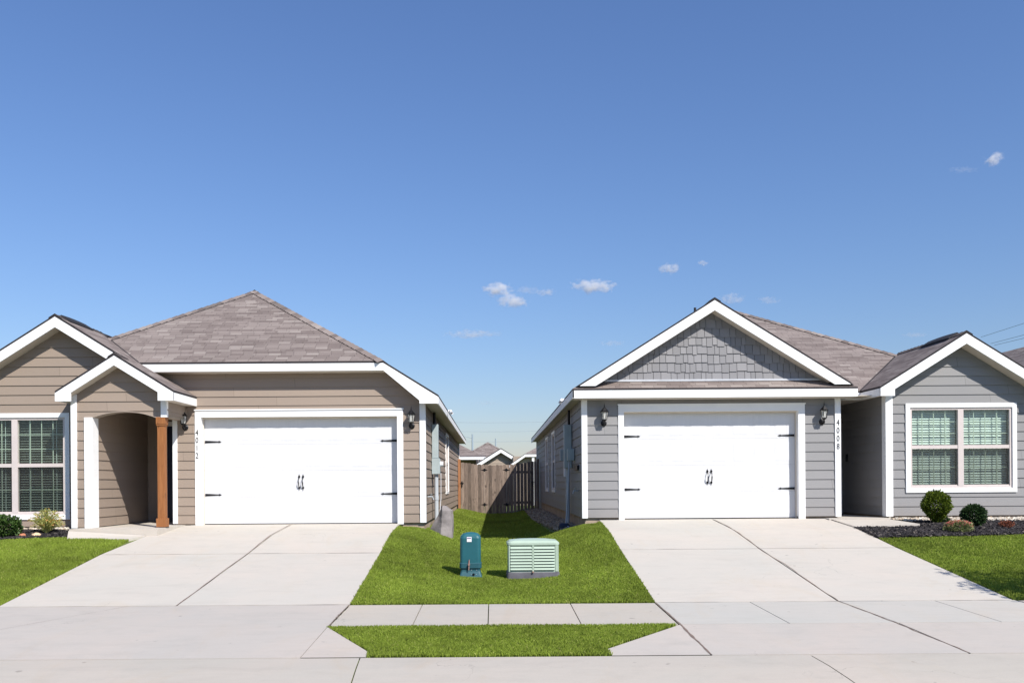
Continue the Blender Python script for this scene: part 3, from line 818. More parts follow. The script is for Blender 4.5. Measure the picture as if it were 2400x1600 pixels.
# smooth arch lining and porch ceiling, header underside
m = MB()
for i in range(nseg):
    a, b = -7.49+1.21*i/nseg, -7.49+1.21*(i+1)/nseg
    m.hexa([V((a, 16.43, arch(a)-.010)), V((b, 16.43, arch(b)-.010)), V((b, 16.66, arch(b)-.010)), V((a, 16.66, arch(a)-.010)),
            V((a, 16.43, arch(a)+.004)), V((b, 16.43, arch(b)+.004)), V((b, 16.66, arch(b)+.004)), V((a, 16.66, arch(a)+.004))])
m.build('arch_lining', M['tan_plain'], T)
m = MB(); m.box(-7.48, -6.10, 16.66, 19.08, 3.30, 3.33); m.box(-6.27, -6.12, 16.66, 17.48, 3.0, 3.29)
m.box(-7.45, -6.29, 16.50, 16.655, 3.13, 3.29)
m.build('porch_ceiling', M['tan_plain'], T)
# foundation
m = MB(); m.box(-6.33, -5.80, 17.53, 17.9, .3, .95); m.box(-1.89, -1.385, 17.53, 17.9, .3, .95); m.box(-1.9, -1.385, 17.9, 34.85, .3, .95)
m.box(-10.78, -7.52, 16.93, 17.4, .3, .95); m.box(-7.83, -7.52, 16.48, 16.95, .3, .95); m.box(-10.78, -10.5, 17.4, 34.8, .3, .95)
m.build('foundation', M['found'], T)
# corner boards
def corner(nm, root, boxes):
    for b in boxes: m = MB(); m.box(*b); m.build(nm, M['trim'], root)
corner('corner_board', T, [(-1.452, -1.334, 17.466, 17.58, .95, 3.325), (-6.352, -6.262, 17.466, 17.55, .96, 3.36), (-7.865, -7.757, 16.416, 16.53, .935, 3.42),
       (-7.615, -7.462, 16.412, 16.67, .937, 2.995), (-6.185, -6.075, 16.414, 16.50, 2.99, 3.30), (-1.36, -1.33, 34.8, 34.92, .95, 3.3)])
garage_trim(T, 17.5, -5.79, -1.90, .93, Zd, -5.91, -1.78, 3.195, .165)
garage_door(T, front(17.655), -5.785, -1.905, .935, Zd-.004, 0)
entry_door(T, front(19.08), -7.05, -6.44, .96, 3.0, 'navy', -6.55)
window(T, fw, -10.23, -8.11, 1.084, 3.12, 'open')
window(T, side_r(-1.36), 25.0, 26.5, 1.43, 3.17, 'side', .07, (3, 2, 2))
# cedar post
m = MB(); m.box(-6.266, -6.132, 16.44, 16.574, 1.10, 2.86)
po = m.build('porch_post', M['cedar'], T, bevel=.006)
m = MB(); m.box(-6.282, -6.112, 16.420, 16.594, 2.86, 2.992); m.box(-6.276, -6.120, 16.428, 16.586, 2.83, 2.86); m.build('post_cap', M['cedar'], po, bevel=.004)
m = MB(); m.box(-6.286, -6.110, 16.416, 16.596, .945, 1.105); m.build('post_base', M['cedar'], po, bevel=.004)
m = MB(); m.box(-6.25, -6.11, 16.47, 16.6, .933, .948); m.build('post_anchor', M['blackmetal'], po)

# roof
r = MB(); zE, zC = 3.45, 4.12; RX = -5.54; RZt = zE+PT*(RX*-1-1.06); Yr = 17.2+(RZt-zC)/PT
xC = -1.06-(zC-zE)/PT; xCl = 2*RX-xC; xEl = 2*RX+1.06
nfront = roofplane(r, [(xCl, 17.2, zC), (xC, 17.2, zC), (RX, Yr, RZt)])
nright = roofplane(r, [(-1.06, 17.2, zE), (-1.06, 34.9, zE), (RX, 34.9, RZt), (RX, Yr, RZt), (xC, 17.2, zC)])
nleft = roofplane(r, [(xEl, 17.2, zE), (xCl, 17.2, zC), (RX, Yr, RZt), (RX, 34.9, RZt), (xEl, 34.9, zE)])
WX, WZ = -8.24, 4.95
def wz(x): return WZ-PT*abs(x-WX)
zP = wz(-6.96); xv = WX+(WZ-zC)/PT
pts = [(WX, 16.6), (-6.96, 16.6), (-6.96, 16.2), (-5.87, 16.2), (-5.87, 17.49), (xv, 17.49), (xv, 17.2), (WX, 17.2+(WZ-zC)/PT)]
nwr = roofplane(r, [(x, y, wz(x)+.004) for x, y in pts])
nwl = roofplane(r, [(WX, 16.6, WZ), (WX, 20.5, WZ), (-11.05, 20.5, wz(-11.05)), (-11.05, 16.6, wz(-11.05))])
pz = lambda x: zP-PT*abs(x+6.96)
npl = roofplane(r, [(-6.96, 16.2, zP), (-6.96, 16.89, zP), (-8.05, 16.89, pz(-8.05)), (-8.05, 16.2, pz(-8.05))])
ridgecap(r, (RX, Yr, RZt), (xC, 17.2, zC), nfront, nright); ridgecap(r, (RX, Yr, RZt), (xCl, 17.2, zC), nfront, nleft)
ridgecap(r, (RX, Yr-.05, RZt), (RX, 34.9, RZt), nright, nleft); ridgecap(r, (WX, 16.6, WZ), (WX, 18.5, WZ), nwr, nwl); ridgecap(r, (-6.96, 16.2, zP), (-6.96, 16.6, zP), nwr, npl)
rf = r.build('roof', [M['roof'], M['drip']], T)
# valley lines
m = MB()
A, B = V((WX, 18.53, WZ)), V((xv, 17.2, zC)); d = (B-A).normalized(); sd = d.cross(V((0, 0, 1))).normalized()*.012
m.hexa([A-sd-V((0, 0, .01)), B-sd-V((0, 0, .01)), B+sd-V((0, 0, .01)), A+sd-V((0, 0, .01)), A-sd+V((0, 0, .016)), B-sd+V((0, 0, .016)), B+sd+V((0, 0, .016)), A+sd+V((0, 0, .016))])
m.build('valley', M['drip'], rf)
def ridge_vent(root, X, Y0, Y1, Z, slope):
    m = MB(); n = 14
    for i in range(n):
        a, b = Y0+(Y1-Y0)*i/n, Y0+(Y1-Y0)*(i+1)/n; k = .030+.012*math.sin(math.pi*(i+.5)/n)
        for s in (1, -1):
            m.hexa([V((X, a, Z+.0)), V((X+s*.17, a, Z-.17*slope)), V((X+s*.17, b, Z-.17*slope)), V((X, b, Z+.0)),
                    V((X, a, Z+k)), V((X+s*.17, a, Z-.17*slope+k)), V((X+s*.17, b, Z-.17*slope+k)), V((X, b, Z+k))])
    m.build('ridge_vent', M['vent'], root)
ridge_vent(rf, WX, 16.85, 17.85, WZ+.012, PT)
# fascia boards
fa = MB()
fh, ft = .145, .028
fa.board((xv+.02, 17.2, zC-.04), (xC, 17.2, zC-.04), fh, ft, NF)
fa.board((xCl, 17.2, zC-.04), (xCl+1.2, 17.2, zC-.04), fh, ft, NF)
# right rake + plumb cut end with return block
def rake(mb, poly2, Y, t=.028):
    mb.prism([V((x, Y, z)) for x, z in poly2], (0, t, 0))
o_ = -.04
rake(fa, [(xC-.0, zC+o_-fh), (xC, zC+o_), (-1.062, zE+o_), (-1.062, zE-.165), (-1.43, zE-.165), (-1.43, zE-.165+.06)], 17.199)
fa.board((-1.06, 17.2, zE+o_), (-1.06, 34.9, zE+o_), .13, .028, FX)
fa.build('fascia', M['trim'], T)
fa = MB()
def gable_rakes(mb, X, Z, xl, xr, Y, h=.195, t=.028, endl=True, endr=True, blk=.24, pitch=PT):
    zt = lambda x: Z-pitch*abs(x-X)-.04
    for s, xe, end in ((-1, xl, endl), (1, xr, endr)):
        if end: P = [(X, zt(X)), (xe, zt(xe)), (xe, zt(xe)-.15), (xe-s*blk, zt(xe)-.15), (xe-s*blk, zt(xe-s*blk)-h), (X, zt(X)-h)]
        else: P = [(X, zt(X)), (xe, zt(xe)), (xe, zt(xe)-h), (X, zt(X)-h)]
        # split at the block so every piece is convex
        if end:
            rake(mb, [(X, zt(X)), (xe-s*blk, zt(xe-s*blk)), (xe-s*blk, zt(xe-s*blk)-h), (X, zt(X)-h)], Y, t)
            rake(mb, [(xe-s*blk, zt(xe-s*blk)), (xe, zt(xe)), (xe, zt(xe)-.15), (xe-s*blk, zt(xe)-.15)], Y+.001, t)
        else: rake(mb, P, Y, t)
gable_rakes(fa, WX, WZ, -11.05, -6.6, 16.6, endr=False)
fa.build('rake_board', M['trim'], T)
fa = MB()
gable_rakes(fa, -6.96, zP, -8.05, -5.87, 16.2, h=.175, blk=.29)
fa.board((-5.87, 16.2, wz(-5.87)-.04), (-5.87, 17.49, wz(-5.87)-.04), .145, .028, FX)
fa.board((-8.05, 16.89, pz(-8.05)-.04), (-8.05, 16.2, pz(-8.05)-.04), .145, .028, -FX)
fa.build('rake_board', M['trim'], T)
# soffits
so = MB()
so.box(xv-.3, xC+.05, 17.2+.03, 17.5, zC-.195, zC-.183)
def rsoff(mb, X, Z, x0, x1, Y0, Y1, dz=.075, pitch=PT):
    z = lambda x: Z-pitch*abs(x-X)-dz
    mb.hexa([V((x0, Y0, z(x0)-.012)), V((x1, Y0, z(x1)-.012)), V((x1, Y1, z(x1)-.012)), V((x0, Y1, z(x0)-.012)), V((x0, Y0, z(x0))), V((x1, Y0, z(x1))), V((x1, Y1, z(x1))), V((x0, Y1, z(x0)))])
# sloped soffits sit just above the lower edge of the rake boards
rsoff(so, RX, RZt, xC, -1.3, 17.229, 17.5, .178)
so.box(-1.36, -1.075, 17.23, 34.9, 3.30, 3.312)
rsoff(so, WX, WZ, WX, -6.6, 16.629, 16.9, .225); rsoff(so, WX, WZ, -10.9, WX, 16.629, 16.9, .225)
rsoff(so, -6.96, zP, -6.96, -6.0, 16.229, 16.45, .205); rsoff(so, -6.96, zP, -8.0, -6.96, 16.229, 16.45, .205)
so.box(-6.08, -5.90, 16.23, 17.48, 3.285, 3.297); so.box(-8.02, -7.87, 16.23, 16.88, 3.285, 3.297)
so.build('soffit', M['soffit'], T)
# back closure of the house and the roof ends
m = MB(); m.face([V((xEl, 34.85, .3)), V((-1.36, 34.85, .3)), V((-1.36, 34.85, 3.4)), V((RX, 34.85, RZt-.1)), V((xEl, 34.85, 3.4))])
m.build('rear_wall', M['bg_tan'], T); m = MB(); m.face([V((xEl, 20.5, 3.0)), V((WX, 20.5, 3.2)), V((WX, 20.5, WZ)), V((-11.0, 20.5, wz(-11.0)))])
m.build('rear_wall', M['bg_tan'], T)

# ---------------------------------------------------------------- grey house
R = thing('grey_house', 'grey lap-sided one-storey house numbered 4008 with shake-filled garage gable', 'house', (4.3, 17.5, .98), world=True)
w = MB(); Zr = 3.116
siding(w, f0, [rect(1.79, 2.60, RZ, 3.44), rect(6.06, 6.87, RZ, 3.44), rect(2.60, 6.06, Zr+.1, 3.44)], RZ, REX)
sl = side_l(1.79)
siding(w, sl, [rect(17.5, 25.25, RZ, 3.44), rect(26.45, 28.35, RZ, 3.44), rect(29.55, 35.8, RZ, 3.44), rect(25.25, 26.45, RZ, 1.5), rect(28.35, 29.55, RZ, 1.5), rect(25.25, 26.45, 3.17, 3.44), rect(28.35, 29.55, 3.17, 3.44)], RZ, REX)
fg = front(17.42)
siding(w, fg, [rect(7.78, 8.23, RZ, 3.15), rect(10.26, 10.64, RZ, 3.15), rect(8.23, 10.26, RZ, 1.55), [(7.78, 3.15), (10.64, 3.15), (10.64, 3.62), (9.21, 4.52), (7.78, 3.62)]], RZ, REX)
siding(w, side_l(7.78), [rect(17.42, 19.6, RZ, 3.44)], RZ, REX)
siding(w, side_r(6.87), [rect(17.5, 19.6, RZ, 3.44)], RZ, REX)
siding(w, side_r(10.64), [rect(17.42, 35.8, RZ, 3.44)], RZ, REX)
siding(w, front(19.6), [rect(6.87, 7.78, 3.08, 3.44)], RZ, REX)
w.build('wall', M['grey'], R)
# staggered shakes in the gable
sh = MB(); rnd = random.Random(3); gz0 = 3.735; GX, GZ = 4.345, 5.29; rowh = .172
gt = lambda x: GZ-.10-PT*abs(x-GX)
k = 0
while gz0+k*rowh < 5.2:
    z0 = gz0+k*rowh; x = 2.2-rnd.random()*.1
    while x < 6.5:
        wd = rnd.choice((.09, .12, .12, .15, .15, .20)); drop = rnd.choice((0, 0, .015, .022, .032)) if k else 0
        poly = [(x+.004, z0-drop), (x+wd-.004, z0-drop), (x+wd-.004, z0+rowh+.01), (x+.004, z0+rowh+.01)]
        poly = clip(clip(poly, lambda p: (GZ-.10-p[1])/PT-(p[0]-GX)), lambda p: (GZ-.10-p[1])/PT+(p[0]-GX))
        if len(poly) >= 3:
            h0 = lambda z: .004+.018*(1-(z-z0+drop)/(rowh+drop))
            fr = front(17.46)
            sh.face([fr.p(a, max(.002, h0(b)), b) for a, b in poly], rnd.random())
            lo = [p for p in poly if abs(p[1]-(z0-drop)) < 1e-4]
            if len(lo) >= 2:
                a0, a1 = min(p[0] for p in lo), max(p[0] for p in lo); zz = z0-drop
                sh.face([fr.p(a0, 0, zz), fr.p(a1, 0, zz), fr.p(a1, h0(zz), zz), fr.p(a0, h0(zz), zz)], .2)
            for e in (0, 1):
                ex = x+.004 if e == 0 else x+wd-.004
                q = [p for p in poly if abs(p[0]-ex) < 1e-4]
                if len(q) >= 2:
                    b0, b1 = min(p[1] for p in q), max(p[1] for p in q)
                    sh.face([fr.p(ex, 0, b0), fr.p(ex, max(.002, h0(b0)), b0), fr.p(ex, max(.002, h0(b1)), b1), fr.p(ex, 0, b1)], .3)
        x += wd
    k += 1
sh.build('gable_shakes', M['shake'], R)
m = MB(); m.face([V((1.9, 17.463, 3.62)), V((6.8, 17.463, 3.62)), V((GX, 17.463, 5.20))]); m.build('gable_backing', M['vent'], R)
m = MB(); m.box(1.82, 2.60, 17.53, 17.9, .3, 1.02); m.box(6.06, 6.84, 17.53, 17.9, .3, 1.02); m.box(1.82, 2.2, 17.9, 35.7, .3, 1.02)
m.box(7.81, 10.61, 17.45, 17.9, .3, 1.02); m.box(7.81, 8.1, 17.9, 35.7, .3, 1.02); m.box(10.3, 10.61, 17.9, 35.7, .3, 1.02)
m.build('foundation', M['found'], R)
corner('corner_board', R, [(1.762, 1.872, 17.466, 17.58, 1.01, 3.395), (6.785, 6.898, 17.466, 17.56, 1.01, 3.395), (7.752, 7.892, 17.386, 17.56, 1.01, 3.395), (1.76, 1.79, 35.7, 35.82, 1.02, 3.4)])
garage_trim(R, 17.5, 2.60, 6.06, .98, Zr, 2.49, 6.19, 3.245, .165)
garage_door(R, front(17.655), 2.605, 6.055, .985, Zr-.004, 0)
entry_door(R, front(19.585), 6.98, 7.672, .99, 3.0, 'navy', 7.5)
m = MB(); m.box(7.745, 7.762, 19.28, 19.36, 2.14, 2.30); m.lathe([(.02, 0), (.022, .02)], (7.74, 19.3, 2.22)); m.build('doorbell', M['blackmetal'], R)
window(R, fg, 8.15, 10.34, 1.474, 3.235, 'closed')
window(R, sl, 25.2, 26.5, 1.45, 3.22, 'side', .07, (2, 2, 2)); window(R, sl, 28.3, 29.6, 1.45, 3.22, 'side', .07, (2, 2, 2))

r = MB(); E = 3.55; MX, MZ, MY = 5.93, 6.28, 23.0; PF = .55
YE = MY-(MZ-E)/PF; XE = MX+(MZ-E)/PF; yg = MY-(MZ-GZ)/PF
gz = lambda x: GZ-PT*abs(x-GX)
nl = roofplane(r, [(1.70, 17.18, E+PT*(1.70-1.56)), (GX, 17.18, GZ), (GX, yg, GZ), (MX, MY, MZ), (MX, 35.9, MZ), (1.56, 35.9, E), (1.56, 17.3, E)])
ng = roofplane(r, [(GX, 17.18, GZ+.004), (6.99, 17.18, gz(6.99)+.004), (7.13, 17.3, gz(7.13)+.004), (7.13, YE, gz(7.13)+.004), (GX, yg, GZ+.004)])
nf = roofplane(r, [(MX, MY, MZ), (GX, yg, GZ), (7.13, YE, E), (XE, YE, E)])
nr = roofplane(r, [(MX, MY, MZ), (XE, YE, E), (XE, 35.9, E), (MX, 35.9, MZ)])
# pent strip below the gable
npn = roofplane(r, [(1.56, 17.2, E+.002), (7.13, 17.2, E+.002), (6.88, 17.455, E+.002+PT*.255), (1.81, 17.455, E+.002+PT*.255)])
VX, VZ = 9.21, 4.60; vz = lambda x: VZ-PT*abs(x-VX)
vy = MY-(MZ-VZ)/PF
nwl2 = roofplane(r, [(VX, 17.1, VZ), (VX, vy, VZ), (7.53, YE, vz(7.53)+.004), (7.53, 17.1, vz(7.53))])
nwr2 = roofplane(r, [(VX, 17.1, VZ), (VX, vy, VZ), (10.89, YE, vz(10.89)+.006), (10.89, 17.1, vz(10.89))])
ridgecap(r, (MX, MY, MZ), (XE, YE, E), nf, nr); ridgecap(r, (GX, 17.18, GZ), (GX, yg, GZ), nl, ng); ridgecap(r, (MX, MY, MZ), (MX, 35.9, MZ), nl, nr)
ridgecap(r, (VX, 17.1, VZ), (VX, vy, VZ), nwl2, nwr2)
rf = r.build('roof', [M['roof'], M['drip']], R)
ridge_vent(rf, VX, 17.45, 18.6, VZ+.012, PT)
m = MB()
for A, B in (((VX, vy, VZ), (7.53, YE, E)), ((GX, yg, GZ), (7.13, YE, E))):
    A, B = V(A), V(B); d = (B-A).normalized(); sd = d.cross(V((0, 0, 1))).normalized()*.014; u = V((0, 0, .016)); l = V((0, 0, -.01))
    m.hexa([A-sd+l, B-sd+l, B+sd+l, A+sd+l, A-sd+u, B-sd+u, B+sd+u, A+sd+u])
m.build('valley', M['drip'], rf)
m = MB(); p = W(1629, 740, 24.5); m.tube([(p.x, 24.5, p.z-.6), (p.x, 24.5, W(1629, 721, 24.5).z)], .035, 10); m.build('vent_pipe', M['vent'], rf)
fa = MB()
fa.board((1.56, 17.2, E-.035), (7.13, 17.2, E-.035), .150, .028, NF)
fa.board((1.561, 17.2, E-.035), (1.561, 35.9, E-.035), .145, .028, -FX)
fa.board((7.129, 17.23, E-.035), (7.129, YE, E-.035), .145, .028, FX)
fa.board((7.13, YE, E-.035), (7.53, YE, E-.035), .145, .028, NF)
fa.build('fascia', M['trim'], R)
fa = MB()
for s in (-1, 1):
    zt = lambda x: gz(x)-.036
    xo = GX+s*(GZ-.036-3.60)/PT; xi = GX+s*(GZ-.036-.195-3.60)/PT
    rake(fa, [(GX, zt(GX)), (xo, 3.60), (xi, 3.60), (GX, zt(GX)-.195)], 17.18)
fa.build('rake_board', M['trim'], R)
fa = MB()
gable_rakes(fa, VX, VZ, 7.53, 10.89, 17.1, h=.195, blk=.28)
fa.board((7.53, YE, E-.04), (7.53, 17.1, E-.04), .145, .028, -FX); fa.board((10.89, 17.1, E-.04), (10.89, 35.9, E-.04), .145, .028, FX)
fa.build('rake_board', M['trim'], R)
m = MB(); m.box(1.95, 6.75, 17.425, 17.455, 3.708, 3.745); m.build('flashing', M['flash'], R)
so = MB()
so.box(1.59, 7.10, 17.2285, 17.5, 3.352, 3.364); so.box(1.59, 1.79, 17.5, 35.9, 3.40, 3.412); so.box(6.87, 7.78, 17.5, 19.6, 3.40, 3.412)
so.box(7.55, 7.78, 17.13, 17.5, 3.385, 3.397); so.box(10.64, 10.87, 17.13, 35.9, 3.385, 3.397)
rsoff(so, VX, VZ, VX, 10.7, 17.129, 17.42, .225); rsoff(so, VX, VZ, 7.7, VX, 17.129, 17.42, .225)
rsoff(so, GX, GZ, GX, 6.6, 17.209, 17.45, .222); rsoff(so, GX, GZ, 2.1, GX, 17.209, 17.45, .222)
so.build('soffit', M['soffit'], R)
m = MB(); m.face([V((1.79, 35.75, .3)), V((10.6, 35.75, .3)), V((10.6, 35.75, 3.5)), V((MX, 35.75, MZ-.1)), V((1.79, 35.75, 3.5))]); m.build('rear_wall', M['grey'], R)

# lamps and numbers
L0 = make_lantern((-1.607, 17.485, 3.005), 'black carriage lamp on tan siding between garage door and open side yard')
dup(L0, (-6.10, 17.485, 3.005), 'black carriage lamp on tan siding between cedar porch post and garage door')
dup(L0, (2.20, 17.485, 3.03), 'black carriage lamp on grey siding between side yard and garage door')
dup(L0, (6.53, 17.485, 3.03), 'black carriage lamp on grey siding between garage door and dark entry recess')
digits('4012', (-5.868, 17.470, 2.76-.05), .105, .152, 'black digits 4012 in a column on white garage casing')
digits('4008', (6.842, 17.464, 2.86-.04), .11, .158, 'black digits 4008 in a column on white corner board')

# ---------------------------------------------------------------- things on the side walls
def util_box(root_label, cat, x, sgn, parts): pass
# tan side: x is the wall, outward +X
t = thing('electric_service_box', 'tall grey electric service box with round meter on the tan side wall', 'utility box', (-1.3, 19.4, 1.7), world=True)
m = MB(); m.box(-1.34, -1.20, 19.30, 19.50, 2.28, 3.02); m.build('upper_cabinet', M['boxgrey'], t, bevel=.01)
m = MB(); m.box(-1.34, -1.17, 19.26, 19.54, 1.93, 2.275); m.box(-1.172, -1.165, 19.29, 19.51, 1.96, 2.25); m.build('lower_cabinet', M['boxgrey'], t, bevel=.01)
m = MB(); m.tube([(-1.165, 19.42, 2.15), (-1.10, 19.42, 2.15)], [.06, .055], 16); m.build('meter', M['sticker'], t)
m = MB(); m.tube([(-1.25, 19.36, 1.93), (-1.25, 19.36, .75)], .045, 12); m.tube([(-1.25, 19.36, 1.45), (-1.25, 19.36, 1.36)], .052, 12); m.build('conduit', M['pvc'], t)
m = MB(); m.tube([(-1.16, 19.55, 1.95), (-1.165, 19.6, 1.4), (-1.2, 19.6, .95)], .008, 6); m.build('cable', M['sticker'], t)
m = MB(); m.tube([(-1.29, 19.4, 3.02), (-1.29, 19.4, 3.28)], .03, 10); m.build('riser_pipe', M['blackmetal'], t)
t = thing('electric_service_box', 'shaded grey electric service box with long conduit on the grey side wall', 'utility box', (1.72, 19.9, 1.9), world=True)
m = MB(); m.box(1.60, 1.765, 19.75, 20.0, 2.05, 3.02); m.build('upper_cabinet', M['boxgrey'], t, bevel=.01)
m = MB(); m.tube([(1.72, 19.9, 3.02), (1.72, 19.9, 3.36)], .03, 10); m.build('riser_pipe', M['blackmetal'], t)
m = MB(); m.tube([(1.68, 19.88, 2.05), (1.68, 19.88, .82)], .045, 12); m.tube([(1.68, 19.88, 1.45), (1.68, 19.88, 1.37)], .053, 12); m.build('conduit', M['pvc'], t)
m = MB(); m.box(1.62, 1.765, 19.12, 19.32, 2.20, 2.46); m.build('disconnect_box', M['boxgrey'], t, bevel=.008)
m = MB(); m.box(1.62, 1.765, 21.2, 21.45, 2.25, 2.52); m.build('disconnect_box', M['boxgrey'], t, bevel=.008)
m = MB(); m.box(1.66, 1.765, 20.6, 20.8, 1.85, 2.25); m.build('meter', M['sticker'], t, bevel=.02)
m = MB(); m.tube([(1.66, 19.2, 2.20), (1.60, 19.0, 1.4), (1.55, 18.85, .84), (1.60, 18.3, .74)], .016, 8); m.build('cable', M['pvc'], t)
m = MB(); m.box(1.735, 1.768, 18.2, 19.0, 1.98, 2.08); m.build('wire_cover', M['blackmetal'], t)
def faucet(x, y, z, s, label):
    t = thing('garden_tap', label, 'tap', (x, y, z), world=True)
    m = MB(); m.tube([(x, y, z), (x+s*.10, y, z), (x+s*.12, y, z-.06)], [.016, .016, .013], 8); m.build('spout', M['steel'], t)
    m = MB(); m.tube([(x+s*.07, y, z+.0), (x+s*.07, y, z+.05)], .007, 6); m.lathe([(.03, .05), (.032, .058), (.01, .062)], (x+s*.07, y, z), 10); m.build('tap_handle', M['steel'], t)
faucet(-1.345, 18.05, 1.45, 1, 'small metal garden tap on the tan side wall'); faucet(1.775, 18.35, 1.55, -1, 'small metal garden tap on the shaded grey side wall')
def flood(x, y, z, s, label):
    t = thing('flood_light', label, 'flood light', (x, y, z), group='white flood lights under the side eaves', world=True)
    m = MB(); m.tube([(x-s*.0, y, z), (x+s*.03, y, z)], .035, 12); m.build('mount', M['sticker'], t)
    for d in (-.09, .09):
        m = MB(); m.tube([(x+s*.03, y+d*.3, z), (x+s*.06, y+d, z+.01), (x+s*.08, y+d*1.5, z-.05)], [.012, .022, .036], 10); m.build('lamp_head', M['sticker'], t)
flood(-1.04, 20.6, 3.41, 1, 'white twin flood light at the tan house side eave')
flood(1.54, 19.0, 3.50, -1, 'white twin flood light at the grey house side eave')

# ---------------------------------------------------------------- fence
t = thing('wooden_fence', 'weathered dog-eared wooden gate fence closing the gap between both houses', 'fence', (.2, 33.4, .65), world=True)
def top_z(x): return 2.42+.12*((x-.2)/1.5)**2*(1 if x < .2 else .9)+(.0 if x < .2 else .05*(x-.2))
def bot_z(x): return .575+.10*((x-.2)/1.4)**2
rnd = random.Random(5)
def fboards(mb, x0, x1, y, shade_gap):
    x = x0
    nb = max(1, round((x1-x0)/.13)); wd = (x1-x0)/nb
    for _ in range(nb):
        tz = top_z(x)+rnd.uniform(-.012, .012); bz = bot_z(x)+rnd.uniform(-.01, .02); yy = y+rnd.uniform(-.006, .006)
        a, b = x+shade_gap, x+wd-shade_gap; c = .022
        mb.prism([V((a, yy, bz)), V((b, yy, bz)), V((b, yy, tz-c)), V((b-c, yy, tz)), V((a+c, yy, tz)), V((a, yy, tz-c))], (0, .018, 0), rnd.random())
        x += wd
def gate(x0, x1, gap, hx, lx):
    m = MB(); fboards(m, x0, x1, 33.4, gap); g = m.build('gate', M['fence'], t)
    for z in (1.0, 2.15): m = MB(); m.box(x0+.02, x1-.02, 33.43, 33.47, z-.045, z+.045); m.build('rail', M['fence'], g)
    for z in (.93, 2.24):
        h = MB(); h.prism([V((hx-.14, 33.385, z)), V((hx-.05, 33.385, z-.02)), V((hx, 33.385, z-.07)), V((hx+.05, 33.385, z-.02)), V((hx+.14, 33.385, z)), V((hx+.05, 33.385, z+.02)), V((hx, 33.385, z+.07)), V((hx-.05, 33.385, z+.02))], (0, .01, 0))
        h.build('hinge', M['blackmetal'], g)
    h = MB(); h.box(lx-.016, lx+.016, 33.365, 33.385, 1.60, 1.82); h.box(lx-.06, lx+.06, 33.362, 33.39, 1.74, 1.765); h.tube([(lx, 33.36, 1.66), (lx, 33.33, 1.70), (lx, 33.36, 1.78)], .01, 6); h.build('latch', M['blackmetal'], g)
gate(-1.215, -.33, .0005, -.33, -1.18)
gate(.50, 1.548, .006, .50, 1.50)
m = MB(); fboards(m, -.32, .495, 33.4, .0015); m.build('board_panel', M['fence'], t)
for z in (1.0, 2.1): m = MB(); m.box(-.3, .48, 33.43, 33.47, z, z+.09); m.build('rail', M['fence'], t)
m = MB(); m.box(-1.335, -1.235, 33.39, 33.49, .7, 2.66, .9); m.build('post', M['newpost'], t, bevel=.004)
m = MB(); m.box(1.65, 1.745, 33.38, 33.48, .75, 2.64, .3); m.build('post', M['fence'], t, bevel=.004)
m = MB(); fboards(m, 1.55, 1.645, 33.4, .001); m.build('board', M['fence'], t)

# ---------------------------------------------------------------- pedestal & cabinet
x, y = -.36, 13.72; gzv = lawn_z(x, y)-.02
t = thing('utility_pedestal', 'dark teal rounded utility pedestal with white sticker standing in the lawn', 'utility pedestal', (x, y, gzv))
def rrect(mb, sections, seg=6, tint=.5, expo=.28):
    """stack of rounded-rectangle sections (hx, hy, z)"""
    rings = []
    for hx, hy, z, rad in sections:
        pts = []
        for cx, cy, a0 in ((hx-rad, hy-rad, 0), (-hx+rad, hy-rad, 90), (-hx+rad, -hy+rad, 180), (hx-rad, -hy+rad, 270)):
            for k in range(seg+1):
                a = math.radians(a0+90*k/seg); pts.append((cx+rad*math.cos(a), cy+rad*math.sin(a), z))
        rings.append(pts)
    n = len(rings[0]); vs = [p for r_ in rings for p in r_]
    fs = [(i*n+k, i*n+(k+1) % n, (i+1)*n+(k+1) % n, (i+1)*n+k) for i in range(len(rings)-1) for k in range(n)]
    fs += [tuple(range(n-1, -1, -1)), tuple(range((len(rings)-1)*n, len(rings)*n))]
    mb.solid(vs, fs, tint)
m = MB(); rrect(m, [(.184, .16, .0, .02), (.182, .158, .018, .02), (.172, .145, .03, .02), (.150, .118, .11, .03), (.148, .116, .18, .03)])
ba = m.build('base', M['tealdark'], t)
m = MB(); rrect(m, [(.160, .127, .17, .05), (.160, .127, .20, .05), (.160, .127, .24, .05), (.160, .128, .62, .06), (.150, .118, .655, .06), (.120, .095, .685, .06), (.07, .06, .702, .05), (.02, .02, .708, .015)])
m.build('cover', M['teal'], t, smooth=False)
m = MB(); rrect(m, [(.166, .133, .155, .05), (.170, .137, .160, .05), (.170, .137, .232, .05), (.163, .130, .240, .05)]); m.build('collar', M['tealdark'], t)
m = MB(); m.box(-.055, .0, -.1335, -.1285, .565, .635); 
m = MB(); m.box(-.052, .020, -.1325, -.1275, .565, .640); st = m.build('sticker', M['sticker'], t)
m = MB(); m.box(-.048, .012, -.1335, -.1326, .612, .626); m.build('sticker_print', M['ink'], st)
m = MB(); m.tube([(-.018, -.142, .29), (-.022, -.150, .22), (-.026, -.160, .13)], [.007, .012, .008], 8); m.tube([(-.022, -.135, .215), (-.022, -.175, .215)], .016, 10); m.build('lock_hasp', M['copper'], t)
m = MB(); m.tube([(.048, -.120, .062), (.048, -.150, .062)], .019, 12); m.build('lock_hole', M['blackmetal'], t)
for q in ((.01, .066), (.015, .128), (.09, .066), (.095, .128)):
    m = MB(); m.tube([(q[0], -.11, q[1]), (q[0], -.146 if q[1] < .1 else -.126, q[1])], .006, 6); m.build('bolt', M['steel'], t)

